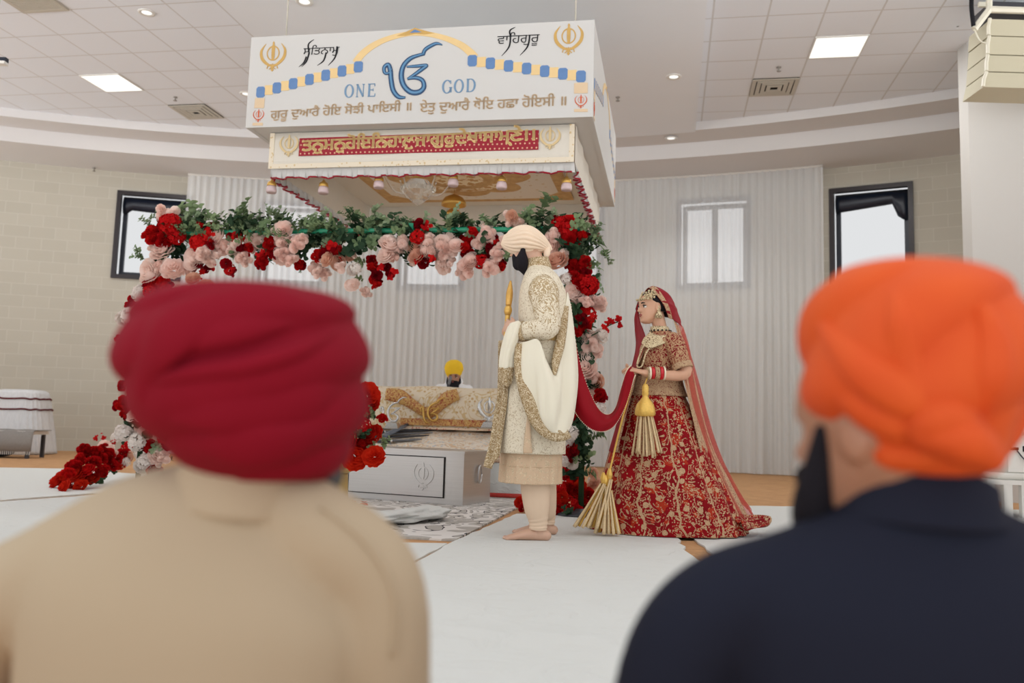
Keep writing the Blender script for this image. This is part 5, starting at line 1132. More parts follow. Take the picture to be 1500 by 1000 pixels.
band('border', [(829, 448, -.11), (825, 475, -.16), (820, 505, -.22), (814, 530, -.26), (812, 549, -.275)], [4, 6, 7, 6, 2], MBORD, shawl, .012)
g = G(); g.grid(patch([[gp(744, 478, -.20), gp(751, 472, -.235), gp(760, 470, -.245), gp(764, 476, -.22)], [gp(738, 495, -.20), gp(746, 492, -.24), gp(755, 490, -.25), gp(760, 494, -.22)], [gp(733, 520, -.20), gp(740, 518, -.235), gp(748, 516, -.235), gp(755, 518, -.215)], [gp(731, 540, -.20), gp(738, 540, -.23), gp(746, 538, -.23), gp(753, 538, -.21)]], 24, 24, .003, 2, 9)); g.build('scarf_end', MSHAWL, shawl, True, solid=.006)
g = G(); g.grid(patch([[gp(730, 538, -.205), gp(741, 538, -.235), gp(753, 537, -.21)], [gp(731, 552, -.20), gp(742, 556, -.23), gp(751, 553, -.21)], [gp(737, 563, -.2), gp(743, 566, -.22), gp(748, 563, -.21)]], 16, 10, .003, 2, 3)); g.build('scarf_fringe', MBORD, shawl, True, solid=.006)
g = G(); g.grid(patch([[gp(731, 500, -.10), gp(736, 498, -.12), gp(742, 500, -.14)], [gp(731, 560, -.12), gp(737, 562, -.15), gp(743, 560, -.17)], [gp(725, 610, -.13), gp(732, 612, -.17), gp(738, 608, -.19)], [gp(717, 650, -.13), gp(725, 654, -.18), gp(732, 648, -.20)], [gp(708, 682, -.13), gp(719, 685, -.19), gp(729, 668, -.21)]], 24, 40, .010, 2, 6)); g.build('hanging_border', MBORD, shawl, True, solid=.006)
# ceremonial sword in his hands
h0, h1 = gp(741, 492, -.02), gp(748, 411, -.02); d = (h1-h0)/np.linalg.norm(h1-h0); kr = empty('sword', h0-d*.05, 'golden sheathed sword held upright in the hands of standing man', 'sword')
G().tube([h0-d*.06, h0+d*.20, h0+d*.30], [(.012, .014), (.013, .016), (.012, .015)], 12, 12).build('scabbard', MBRASS, kr)
G().tube([h0+d*.13, h0+d*.15, h0+d*.17, h0+d*.19], [.017, .024, .024, .016], 12, 8).build('guard', MBRASS, kr); G().tube([h0+d*.19, h0+d*.26, h0+d*.31, h1], [(.014, .018), (.020, .022), (.013, .014), (.004, .005)], 12, 16).build('grip', plain('gold_grip', (206, 160, 84), .35, .6, var=.25, scale=60), kr)

# ---------------------------------------------------------------- the bride
BYY = 6.0
def bp(x, y, dy=0): return at(x, y, BYY+dy)
base = atz(962, 778, .012); bb = BYY/FPX
MLEH = N('red_lehenga'); q = MLEH; v = q.coord('UV', scale=(1.0, 1.0, 1)); vo = q.coord('Object')
nz = q.n('ShaderNodeTexNoise', i_Vector=vo, i_Scale=7.5, i_Detail=2.5, i_Distortion=2.4).outputs[0]; sw_ = q.math('FRACT', q.math('MULTIPLY', nz, 5.0)); vd = q.voro(vo, 13); vb = q.voro(vo, 70)
sx_ = q.n('ShaderNodeSeparateXYZ', i_0=v); n45 = q.noise(vo, 45, 2); n6 = q.noise(vo, 6.5, 2)
ros = q.math('LESS_THAN', q.math('ADD', vd, q.math('MULTIPLY', n45, .16)), .33); vine = q.math('MULTIPLY', q.math('GREATER_THAN', sw_, .80), q.math('GREATER_THAN', n45, .40))
scat = q.math('MULTIPLY', q.math('LESS_THAN', vb, .34), q.math('GREATER_THAN', n6, .47))
kal = q.math('LESS_THAN', q.math('ABSOLUTE', q.math('SUBTRACT', q.math('FRACT', q.math('ADD', q.math('MULTIPLY', sx_.outputs[0], 12.0), q.math('MULTIPLY', n6, .7))), .5)), .034)
hem = q.math('GREATER_THAN', q.math('ADD', sx_.outputs[1], q.math('MULTIPLY', n45, .07)), .955); band_ = q.math('MULTIPLY', q.math('MAXIMUM', hem, kal), q.math('GREATER_THAN', q.math('ADD', n45, vb), .62))
msk = q.math('MAXIMUM', q.math('MAXIMUM', ros, vine), q.math('MAXIMUM', scat, band_))
bead = q.mix(q.noise(vo, 220, 1), C4((140, 98, 70)), C4((226, 192, 152))); red = q.mix(q.noise(vo, 9, 2), C4((86, 1, 12)), C4((170, 8, 20)))
q.set(q.mix(msk, q.mix(q.math('GREATER_THAN', q.noise(vo, 14, 2), .60), red, C4((168, 48, 26))), bead), .6, Specular_IOR_Level=.12); q.bump(q.math('MULTIPLY', msk, q.noise(vo, 160, 1)), .6, .006); MLEH = MLEH.m
MCHO = embro('embroidered_blouse', (124, 10, 22), (196, 158, 120), .56, 44); MBEIGE = embro('beige_zari', (140, 84, 66), (204, 172, 136), .66, 56)
def veilmat(name, c, alpha, dots=True):
    q = N(name); q.set(C4(c), .8); nt = q.t; tr = nt.nodes.new('ShaderNodeBsdfTransparent'); mx = nt.nodes.new('ShaderNodeMixShader'); mx.inputs[0].default_value = alpha
    nt.links.new(tr.outputs[0], mx.inputs[1]); nt.links.new(q.b.outputs[0], mx.inputs[2]); nt.links.new(mx.outputs[0], q.out.inputs[0]); return q.m
MVEIL = veilmat('coral_veil', (206, 84, 70), .42); MVRED = veilmat('crimson_veil', (150, 12, 30), .80); MGJ = embro('gold_jewellery', (120, 84, 60), (236, 212, 172), .66, 60, None, .4); MSTR = plain('gold_strand', (226, 200, 156), .5, .05, var=.25, scale=120, bump=.5); MPEARL = plain('pearl', (236, 222, 196), .3); MGYEL = plain('yellow_gold', (232, 190, 96), .35, .4, var=.2, scale=80)
g = G(); HB = bp(955.5, 450.5); bf, bl, bu = headshape(g, HB, (-.93, -.34, -.06), .222, True)
cap(g, [bp(962, 462), bp(967, 480), bp(971, 494)], [.050, .047, .06])
cap(g, [bp(971, 488), bp(972, 510), bp(966, 545), bp(964, 575), bp(964, 610)], [(.06, .05), (.15, .085), (.125, .085), (.14, .10), (.16, .12)], 18, 20)
for s in (-1, 1): cap(g, [bp(964, 600, s*.08), bp(966, 690, s*.09), bp(970, 768, s*.09)], [.08, .055, .035], 12, 14); 
SHB, ELB, WRB = bp(988, 503, -.15), bp(1003, 547, -.20), bp(944, 546, -.22)
cap(g, [SHB, ELB, WRB], [.045, .040, .024], 14, 20); hand(g, WRB, bp(915, 538, -.22)-WRB, (-.05, .35, -.9), (-.1, .9, .3), (.25, .35, .3), .175, .5)
SHC, ELC, WRC = bp(958, 502, .16), bp(948, 545, .20), bp(932, 552, .02)
cap(g, [SHC, ELC, WRC], [.045, .037, .024], 14, 20); hand(g, WRC, bp(912, 541, -.12)-WRC, (0, .2, .9), (.1, -.9, .2), (.3, .4, .3), .175, .5)
bride = remesh(g, 'person', MSKB, .0048, None, 2, origin=base)
tag(bride, 'woman in red and gold embroidered bridal skirt and veil, holding a red sash', 'person')
face(bride, HB, bf, bl, bu, .222, True)
P = lambda x, y, t: HB+bf*x*.222-bl*y*.222+bu*(t-.5)*.222
g = G(); th = np.linspace(0, 2*PI, 40, endpoint=False); rows = []
for t in np.linspace(.36, 1.035, 18):
    fx = np.interp(t, [.36, .5, .6, .70, .78, .9, 1.0, 1.035], [-.02, .03, .16, .30, .35, .32, .15, .02]); bx_ = np.interp(t, [.36, .45, .6, .8, .93, 1.035], [-.40, -.50, -.53, -.49, -.3, -.02]); w_ = np.interp(t, [.36, .5, .7, .86, .97, 1.035], [.28, .345, .36, .31, .2, .02])
    rows.append([P((fx+bx_)/2+(fx-bx_)/2*math.cos(a), w_*math.sin(a), t) for a in th])
g.grid(np.array(rows), True, True, True); g.ell(P(-.55, 0, .42), (.05, .055, .05), 16, 10); g.build('hair', MHAIR, bride)
# skirt
fold = lambda th, t: 1+(.040*np.abs(np.sin(8*th+1.2+.6*t))**.6+.022*np.sin(19*th+5*t)+.024*np.sin(5*th)-.03)*t
R5 = loft([(bp(963, 560), .125, .150), (bp(963, 580), .16, .185), (bp(965, 620), .22, .270), (bp(970, 690), .30, .385), (bp(977, 750), .35, .485), (bp(980, 775), .36, .520), (bp(980, 780), .355, .515)], 144, 70, fold)
R5[..., 2] = np.maximum(R5[..., 2], .022); R5[-1, :, 2] = .024
g = G(); nv, nu = R5.shape[:2]; g.grid(R5, True); skirt = g.build('skirt', MLEH, bride, True, solid=.006)
g = G(); g.grid(patch([[bp(1060, 752, -.1), bp(1080, 762, -.2), bp(1095, 778, -.25)], [bp(1095, 756, -.02), bp(1105, 764, -.08), bp(1110, 772, -.14)], [bp(1128, 758, .05), bp(1130, 762, .0), bp(1128, 766, -.04)]], 14, 20, .012, 3, 2)); 
tr_ = g.build('train', MLEH, skirt, True, solid=.01)
# blouse, peplum band, sleeves
g = G(); R6 = loft([(bp(969, 484), .055, .055), (bp(970, 491), .10, .085), (bp(972, 500), .165, .115), (bp(969, 518), .165, .150), (bp(966, 535), .150, .145), (bp(964, 556), .132, .140), (bp(964, 566), .140, .155)], 80, 40); g.grid(R6, True); bl_ = g.build('blouse', MCHO, bride, True, solid=.006)
g = G(); g.grid(loft([(bp(964, 552), .142, .158), (bp(964, 566), .150, .172), (bp(964, 580), .168, .196)], 80, 10, lambda th, t: 1+.01*np.sin(20*th)), True); g.build('waist_band', MBEIGE, bride, True, solid=.006)
for S_, E_ in ((SHB, ELB), (SHC, ELC)):
    g = G(); g.tube([S_+[-.02, .04 if S_ is SHB else -.04, .035], S_, (S_+E_)/2, E_+(S_-E_)*.18], [.05, .068, .064, .060], 24, 22); sl = g.build('sleeve', MCHO, bl_); g = G(); g.tube([E_+(S_-E_)*.32, E_+(S_-E_)*.14], [.064, .064], 24, 4, cap=False); g.build('sleeve_border', MBEIGE, sl, True, solid=.008)
# necklaces
g = G(); g.grid(loft([(bp(966, 479), .056, .056), (bp(967, 486), .066, .066)], 40, 4), True); g.build('choker', MGJ, bride, True, solid=.012)
for k in range(16):
    a = k/16*2*PI; c_ = bp(967.5, 484); G().ell(c_+np.array([.070*math.cos(a), .070*math.sin(a), -.004]), .007, 8, 6).build('choker_bead', MBLACK, bride)
g = G(); g.grid(patch([[bp(953, 486, -.09), bp(962, 491, -.135), bp(975, 491, -.14), bp(986, 486, -.12)], [bp(943, 496, -.12), bp(956, 502, -.165), bp(972, 501, -.165), bp(985, 495, -.15)], [bp(940, 503, -.13), bp(950, 510, -.17), bp(960, 507, -.18), bp(973, 502, -.18)]], 20, 14)); g.build('necklace', MGJ, bride, True, solid=.01)
g = G(); g.tube([bp(948, 497, -.15), bp(939, 515, -.16), bp(933, 535, -.17), bp(940, 536, -.18), bp(946, 518, -.18), bp(956, 504, -.17)], .006, 6, 30); g.build('long_necklace', MGJ, bride)
# head ornament, earring
g = G(); r = np.random.default_rng(4)
def hb(x, y, t, s): g.ell(P(x, y, t), s, 8, 6)
for k in range(16): a = k/16*2*PI; hb(.22+.03*math.sin(a), -.30+.02, .82+.0, .004); 
cO = P(.20, -.275, .83); n_ = (cO-P(-.05, 0, .6)); n_ /= np.linalg.norm(n_); t1 = np.cross(n_, bu); t1 /= np.linalg.norm(t1); t2 = np.cross(n_, t1)
for R0, nn, s in ((.0, 1, .013), (.020, 6, .009), (.036, 10, .0085)):
    for k in range(nn): a = k/nn*2*PI; g.ell(cO+n_*.012+t1*R0*math.cos(a)+t2*R0*math.sin(a), s, 8, 6)
for k in range(13): y = -.30+k*.05; hb(.395-.5*y*y+.02, y, .735+.25*abs(y)**1.4, .0065); hb(.40-.5*y*y+.01, y, .705+.25*abs(y)**1.4, .005)
for k in range(7): hb(.43-.02*k, 0, .76+.035*k, .007)
g.build('head_ornament', MGJ, bride)
e = P(-.03, -.345, .40)
g = G(); g.lathe(e-EZ*.045, [(.001, .04), (.010, .035), (.022, .015), (.026, 0), (.001, .002)], 14); g.ell(e, .012, 10, 8); g.ell(e+EZ*.02, .008, 8, 6)
for k in range(9): a = k/9*2*PI; g.ell(e-EZ*.052+np.array([.022*math.cos(a), .022*math.sin(a), 0]), .006, 8, 6)
g.build('earring', MGJ, bride)
# bangles on the near forearm
ax_ = (WRB-ELB)/np.linalg.norm(WRB-ELB); L_ = np.linalg.norm(WRB-ELB)
def bangle(t0, t1, r, mt, nm='bangle'): a, b = ELB+ax_*L_*t0, ELB+ax_*L_*t1; G().tube([a, a+(b-a)*.1, a+(b-a)*.9, b], [r*.96, r, r, r*.96], 28, 6, ref=EZ).build(nm, mt, bride)
MREDB = plain('red_bangle', (196, 20, 34), .3)
for t0, t1, r_b, mt in ((.50, .54, .046, MPEARL), (.55, .63, .043, MREDB), (.64, .75, .041, MBEIGE), (.76, .84, .040, MREDB), (.85, .90, .042, MPEARL), (.905, .93, .040, MGJ)): bangle(t0, t1, r_b, mt)
WX = (WRC-ELC)/np.linalg.norm(WRC-ELC)
for t0, mt in ((-.07, MREDB), (-.035, MPEARL)): G().tube([WRC+WX*t0, WRC+WX*(t0+.028)], .038, 20, 4).build('bangle', mt, bride)
# hanging gold ornaments
def tassel(p, s, lean, nm, n=22, L=.28, mt=MGYEL):
    o = G().lathe(p-EZ*.10*s, [(.001, .10*s), (.012*s, .10*s), (.022*s, .08*s), (.022*s, .03*s), (.016*s, .02*s), (.03*s, 0), (.055*s, -.03*s), (.066*s, -.07*s), (.066*s, -.10*s), (.05*s, -.11*s), (.001, -.11*s)], 20).build(nm, mt, bride)
    r = np.random.default_rng(int(p[0]*100)); q0 = p-EZ*.20*s
    for k in range(n):
        a = k*2.4; rr = .05*math.sqrt((k+.5)/n)*s; st = q0+np.array([rr*math.cos(a), rr*math.sin(a), 0]); en = st+np.array([rr*1.1*math.cos(a)+lean*L, rr*1.1*math.sin(a), -L*s*r.uniform(.9, 1.05)])
        G().tube([st, (st*.5+en*.5), en], [.0055, .006, .008], 6, 8).build('strand', MSTR, o)
    return o
G().tube([WRB+ax_*-.02-EZ*.03, bp(945, 562, -.27), bp(945, 566, -.27)], .005, 6, 8).build('cord', MGYEL, bride)
tassel(bp(945.5, 562, -.30), 1.0, .05, 'gold_ornament', 24, .26)
def lat(px, py, dx, L):
    p = bp(px, py, -.30); o = G().tube([p, p-EZ*.03, p-EZ*.06], [.012, .020, .012], 12, 10, round_caps=True).build('tassel', MGYEL, skirt)
    for k in range(7):
        a = k*2.4; q = p-EZ*.06+np.array([.016*math.cos(a), .016*math.sin(a), 0]); e = q+np.array([dx+.03*math.cos(a), .03*math.sin(a)-.05, -L]); e[2] = max(e[2], .03)
        G().tube([q, q*.5+e*.5+np.array([0, -.01, 0]), e], [.007, .007, .012], 6, 10).build('strand', MSTR if k % 3 else MGYEL, o)
G().tube([bp(925, 566, -.16), bp(910, 620, -.25), bp(893, 690, -.30)], .007, 6, 14).build('tassel_cord', MGYEL, skirt)
lat(893, 688, -.09, .30); lat(887, 698, -.02, .29); lat(892, 704, .02, .28); lat(884, 694, -.14, .27)
# veil: over the head and down the back, embroidered edge framing the hair
def vpatch(name, curves, mt, par, nu, nv, fold=0, nf=4, sd=0, sol=.003): return G().grid(patch(curves, nu, nv, fold, nf, sd)).build(name, mt, par, True, solid=sol)
hood = [[P(.16, .33, .80), P(.12, .12, 1.06), P(.10, -.12, 1.07), P(.04, -.33, .86), P(-.10, -.42, .62), P(-.22, -.42, .40), P(-.34, -.36, .15)],
        [P(.0, .40, .80), P(-.04, .15, 1.12), P(-.06, -.15, 1.13), P(-.12, -.40, .90), P(-.26, -.46, .62), P(-.36, -.46, .38), P(-.46, -.42, .10)],
        [P(-.30, .40, .78), P(-.34, .15, 1.02), P(-.34, -.15, 1.03), P(-.38, -.38, .85), P(-.48, -.42, .58), P(-.56, -.42, .30), P(-.62, -.40, .0)],
        [P(-.52, .30, .6), P(-.60, .12, .78), P(-.60, -.12, .78), P(-.60, -.30, .62), P(-.66, -.34, .40), P(-.74, -.36, .15), P(-.80, -.36, -.12)]]
veil = vpatch('veil', hood, MVRED, bride, 30, 20, .002, 5, 1)
vpatch('veil_border', [[a+(a-HB)*.03 for a in hood[0]], [a+(a-HB)*.035 for a in (np.array(hood[0])*.15+np.array(hood[1])*.85)]], MBEIGE, veil, 30, 6)
back = [[bp(986, 462, .02), bp(998, 482, .06), bp(1002, 500, .10), bp(990, 505, .2)],
        [bp(996, 500, -.10), bp(1008, 515, .0), bp(1010, 525, .10), bp(998, 530, .2)],
        [bp(1004, 560, -.16), bp(1016, 560, -.05), bp(1020, 565, .08), bp(1008, 570, .2)],
        [bp(1022, 640, -.18), bp(1036, 640, -.05), bp(1042, 640, .08), bp(1030, 640, .22)],
        [bp(1046, 710, -.18), bp(1062, 705, -.05), bp(1070, 700, .1), bp(1060, 700, .25)],
        [bp(1072, 764, -.16), bp(1094, 764, -.03), bp(1104, 755, .12), bp(1096, 745, .28)]]
vpatch('veil_fall', back, MVEIL, veil, 24, 50, .012, 3, 7)
vpatch('veil_border', [[c[0]+[-.01, -.02, 0] for c in back], [c[1]*.55+c[2]*.45+[0, -.02, 0] for c in back]], MBEIGE, veil, 40, 8, .004, 2, 3)
front = [[P(.22, .34, .78), bp(933, 447, .10), bp(934, 453, .08)], [bp(930, 462, .12), bp(933, 464, .10), bp(938, 470, .06)], [bp(930, 480, .12), bp(935, 484, .08), bp(945, 488, .0)], [bp(931, 505, .10), bp(937, 506, .02), bp(946, 504, -.06)], [bp(926, 530, .05), bp(931, 532, -.04), bp(936, 532, -.10)], [bp(918, 560, .03), bp(922, 562, -.06), bp(928, 562, -.12)], [bp(905, 610, .02), bp(910, 612, -.08), bp(916, 612, -.16)], [bp(892, 660, .0), bp(897, 662, -.10), bp(904, 662, -.18)]]
vpatch('veil_front', front, MVRED, veil, 14, 50, .006, 2, 5)
vpatch('veil_border', [[c[2]+[0, -.015, 0] for c in front[3:]], [c[1]*.7+c[2]*.3+[0, -.018, 0] for c in front[3:]]], MBEIGE, veil, 36, 6, .004, 2, 3)
# nails on the near hand are part of the skin; dark sleeve lining and red sash held between the two
inner = [gp(836, 446, .10), gp(845, 510, .05), (gp(857, 560, .0)), (gp(872, 594, .0)), at(888, 606, 5.55), at(900, 597, 5.62), at(909, 570, 5.70), at(917, 546, 5.75), at(924, 536, 5.77)]
outer = [gp(832, 448, .12), gp(840, 520, .06), gp(836, 580, -.02), gp(846, 610, -.06), at(870, 630, 5.40), at(893, 627, 5.50), at(911, 603, 5.60), at(924, 570, 5.70), at(930, 549, 5.73)]
midl = [(a*.5+b*.5)+np.array([0, -.06, 0])*math.sin(k/8*PI) for k, (a, b) in enumerate(zip(inner, outer))]
sash = empty('sash', outer[4]-EZ*.01, 'long crimson beaded sash swagged between the standing man and the woman', 'sash')
MSASHR = plain('crimson_silk', (140, 3, 22), .6, var=.08)
S = patch([inner, midl, outer], 60, 16, .006, 1.2, 11); G().grid(S).build('cloth', MSASHR, sash, True, solid=.004)
g = G(); 
for row in (S[0], S[-1]):
    for p in crom(row, 90): g.ell(p, .0045, 6, 4)
tag(g.build('pearl_edging', MPEARL, sash), None, None, None, 'stuff')

# ---------------------------------------------------------------- reader behind the bolster
RY = 10.75
def rp(x, y, dy=0): return at(x, y, RY+dy)
g = G(); rf, rl, ru = headshape(g, rp(665, 552), (-.05, -1, -.12), .235)
cap(g, [rp(665, 556, .05), rp(665, 568, .05)], [.06, .065]); bsz = W(0, 0, .5)
z0 = .50; c = rp(665, 569, .06)
cap(g, [[c[0], c[1], c[2]], [c[0], c[1]+.02, .9], [c[0], c[1]+.04, .62]], [(.09, .15), (.12, .18), (.14, .18)], 18, 16, ref=EY)
for s in (-1, 1): cap(g, [[c[0]+s*.17, c[1], c[2]-.02], [c[0]+s*.22, c[1]-.05, c[2]-.26], [c[0]+s*.10, c[1]-.25, c[2]-.30]], [.06, .05, .035], 12, 14)
for s in (-1, 1): cap(g, [[c[0]+s*.12, c[1]+.02, .64], [c[0]+s*.30, c[1]-.14, .61], [c[0]-s*.05, c[1]-.18, .60]], [.085, .065, .045], 12, 14)
reader = remesh(g, 'person', MSKM, .008, None, 2, origin=[c[0], c[1], .50]); tag(reader, 'bearded man in yellow turban and white shirt seated behind the bolster', 'person')
face(reader, rp(665, 552), rf, rl, ru, .235, False)
g = G(); g.tube([rp(665, 545.5, .04), rp(665, 543.5, .02), rp(665, 538), rp(665, 531), rp(665, 527)], [(.09, .084), (.118, .104), (.126, .112), (.10, .09), (.04, .04)], 40, 24, ref=EY, wob=lambda th, t: 1+.03*np.abs(np.sin(7*t*PI*.5+1.2*np.cos(th)*2))); g.build('turban', plain('yellow_turban', (238, 196, 52), .8, var=.06), reader)
hcR = rp(665, 552); P2 = lambda x, y, t: hcR+rf*x*.235+rl*y*.235+ru*(t-.5)*.235
g = G(); cap(g, [P2(.28, 0, .16), P2(.30, 0, -.05), P2(.30, 0, -.25)], [(.070, .05), (.075, .055), (.04, .03)], 16, 12, ref=rl)
for s in (-1, 1): cap(g, [P2(.02, s*.30, .46), P2(.08, s*.28, .25), P2(.22, s*.20, .10)], [.014, .028, .034], 10, 10)
cap(g, [P2(.40, -.10, .30), P2(.43, 0, .325), P2(.40, .10, .30)], .010, 8, 8); g.build('beard', MBEARD, reader)
g = G(); cap(g, [[c[0], c[1], c[2]+.055], [c[0], c[1], c[2]], [c[0], c[1]+.02, .9], [c[0], c[1]+.04, .62]], [(.105, .12), (.14, .225), (.15, .23), (.165, .22)], 18, 20, ref=EY)
for s in (-1, 1): cap(g, [[c[0]+s*.17, c[1], c[2]-.02], [c[0]+s*.23, c[1]-.05, c[2]-.26], [c[0]+s*.14, c[1]-.20, c[2]-.30]], [.075, .065, .055], 12, 14)
remesh(g, 'shirt', plain('white_shirt', (232, 234, 238), .8, var=.02), .012, reader, 4)
mc = rp(660, 553, -.22); mic = empty('microphone', [mc[0], mc[1], .95], 'slim grey microphone before the mouth of the man in yellow turban', 'microphone')
cap(G(), [mc, mc+np.array([-.015, -.01, -.07])], [.019, .016], 12, 8).build('head', MBLADE, mic); G().tube([mc+np.array([-.015, -.01, -.07]), mc+np.array([-.03, -.01, -.22])], .010, 8).build('stem', MBLADE2, mic); 

# ---------------------------------------------------------------- the two seated men in front
from mathutils.bvhtree import BVHTree
def slices(rows, Y, kd=1.06, n=90, m=60, disp=None, yoff=0):
    A = crom(np.array([(y, cx, hw) for y, cx, hw in rows], float), m); th = np.arange(n)/n*2*PI; out = []
    for j, (y, cx, hw) in enumerate(A):
        c = at(cx, y, Y); r = max(hw, 1)*Y/FPX; t = j/(m-1); d = 0 if disp is None else disp(th, t)
        out.append(c+np.stack([np.cos(th)*(r+d), np.sin(th)*(r*kd+d), 0*th], 1))
    return np.array(out)
def hit(ob, px, py, off=0):
    me = ob.data; o = np.array(wloc(ob)); bv = BVHTree.FromPolygons([v.co[:] for v in me.vertices], [tuple(p.vertices) for p in me.polygons]); d = ray(px, py); d = d/np.linalg.norm(d)
    h = bv.ray_cast(Vector(CAM-o), Vector(d)); return None if h[0] is None else np.array(h[0])+o-d*off
def folds_on(ob, specs, mt, name='turban_fold'):
    for pts, ws, th_ in specs:
        Q = [hit(ob, *p) for p in pts]; Q = [q for q in Q if q is not None]
        if len(Q) < 3: continue
        c = np.array(wloc(ob)); Q = np.array(Q); m_ = 30; P_ = crom(Q, m_); Ws = crom(np.array(ws)[:, None] if len(ws) == len(Q) else np.linspace(ws[0], ws[-1], len(Q))[:, None], m_)[:, 0]
        g = G(); T = np.gradient(P_, axis=0); T /= np.linalg.norm(T, axis=1)[:, None]; ctr = np.array([P_[:, 0].mean(), P_[:, 1].max()+.1, 0]); rows = []
        for j in range(m_):
            nrm = P_[j]-ob_ctr; nrm = nrm-nrm.dot(T[j])*T[j]; nrm /= np.linalg.norm(nrm); s = np.cross(T[j], nrm); e = math.sin(PI*min(1, max(0, j/(m_-1))))**.4
            a = np.linspace(0, 2*PI, 14, endpoint=False); rows.append(P_[j]-nrm*.004+np.cos(a)[:, None]*s*Ws[j]*(.3+.7*e)+np.sin(a)[:, None]*nrm*th_*e)
        g.grid(np.array(rows), True, True, True); g.build(name, mt, ob)
def seated_body(cx, cy, zs, lean=0):
    g = G(); cap(g, [[cx, cy, .12], [cx, cy, .3], [cx+lean, cy, zs-.06]], [(.17, .12), (.16, .11), (.17, .10)], 16, 14, ref=(1, 0, 0))
    for s in (-1, 1):
        cap(g, [[cx+s*.10, cy+.02, .11], [cx+s*.33, cy+.30, .11], [cx-s*.06, cy+.42, .07]], [.09, .065, .045], 12, 16); cap(g, [[cx-s*.06, cy+.42, .06], [cx-s*.16, cy+.40, .05]], [.045, .03], 10, 8)
        cap(g, [[cx+lean+s*.19, cy, zs-.10], [cx+s*.27, cy+.04, zs-.36], [cx+s*.16, cy+.28, .22]], [.05, .042, .03], 12, 16); hand(g, np.array([cx+s*.16, cy+.28, .22]), (-s*.3, .9, -.1), (0, 0, -1), (-s, .2, 0), (.3, .4, .3))
    return g
def ridge(x): x = x % 1.0; return np.sin(PI*x**1.4)**.7
def wraps(amp, k, sl, ph=0): return lambda th, t: amp*(ridge(k*t+sl*np.sin(th-ph))-.6)*math.sin(min(1, t*1.02)*PI)**.4
# man in the burgundy turban and beige coat
Y1 = 1.15
def ap_(x, y, dy=0): return at(x, y, Y1+dy)
MBUR = plain('burgundy_turban_cloth', (132, 14, 34), .85, var=.10, scale=7, bump=.05); MBEI = plain('beige_coat', (190, 172, 146), .85, var=.03, scale=6, bump=.05)
nk = ap_(345, 735); c0 = ap_(275, 1000); g = seated_body(c0[0], c0[1]+.02, nk[2]-.09, .04)
hc_ = ap_(372, 640); headshape(g, hc_, (.30, .95, -.05), .235); cap(g, [hc_-[0, .02, .03], ap_(352, 722), ap_(335, 770)], [.062, .064, .08], 14, 12)
manA = remesh(g, 'person', MSKM, .008, None, 2, origin=[c0[0], c0[1], .012]); tag(manA, 'seated man seen from behind in burgundy turban and beige coat, left foreground', 'person')
g = G(); R7 = slices([(421, 378, 30), (424, 378, 78), (432, 374, 122), (452, 368, 152), (484, 362, 170), (520, 361, 176), (556, 361, 175), (594, 366, 166), (630, 372, 150), (662, 380, 128), (688, 390, 100), (700, 396, 80)], Y1, 1.08, 110, 90, lambda th, t: wraps(.012, 4.6, .62, -1.2)(th, t))
g.grid(R7, True, True, True); tA = g.build('turban', MBUR, manA); ob_ctr = np.array(ap_(365, 560))
folds_on(tA, [([(205, 600), (212, 540), (245, 490), (310, 455), (400, 440), (480, 455)], [.02, .03, .035, .032, .03, .02], .016), ([(225, 560), (280, 545), (360, 535), (440, 512), (500, 480), (522, 470)], [.012, .026, .030, .030, .026, .014], .016),
              ([(240, 610), (320, 605), (400, 596), (470, 580), (522, 556)], [.02, .030, .032, .030, .02], .013), ([(250, 520), (300, 490), (360, 478), (430, 470)], [.01, .02, .02, .012], .014), ([(250, 650), (330, 655), (420, 652), (500, 625)], [.02, .03, .03, .02], .012)], MBUR)
g = G(); cap(g, [ap_(470, 668, .04), ap_(470, 695, .05), ap_(455, 725, .06)], [.022, .030, .02], 12, 12); g.build('beard', plain('grey_beard', (96, 96, 96), .9, var=.3, scale=60, bump=.5), manA)
g = G(); cap(g, [ap_(345, 722), ap_(325, 770), ap_(295, 880), ap_(275, 1040), [c0[0], c0[1], .10]], [(.080, .070), (.145, .088), (.215, .115), (.215, .125), (.20, .15)], 24, 40, ref=(1, 0, 0))
cap(g, [ap_(365, 725, 0), ap_(450, 775, 0), ap_(548, 850, .01), ap_(563, 1000, .02), ap_(565, 1130, .05), ap_(510, 1230, .28)], [.055, .066, .062, .060, .055, .045], 18, 44)
cap(g, [ap_(305, 738, .02), ap_(212, 776, .03), ap_(85, 848, .04), ap_(-5, 900, .05), ap_(-45, 1010, .06), ap_(-60, 1130, .08), ap_(0, 1230, .30)], [.060, .075, .078, .075, .068, .06, .05], 18, 50)
coatA = remesh(g, 'coat', MBEI, .008, manA, 14)
g = G(); g.tube([ap_(348, 745, .0), ap_(352, 720, .0), ap_(354, 694, .005)], [.080, .077, .075], 40, 8, cap=False); g.build('collar', MBEI, coatA, True, solid=.012)
g = G(); g.tube([hit(coatA, *p, .002) for p in ((470, 742), (540, 800), (580, 880), (575, 960)) if hit(coatA, *p) is not None], .0035, 6, 20); g.build('shoulder_seam', MBEI, coatA)
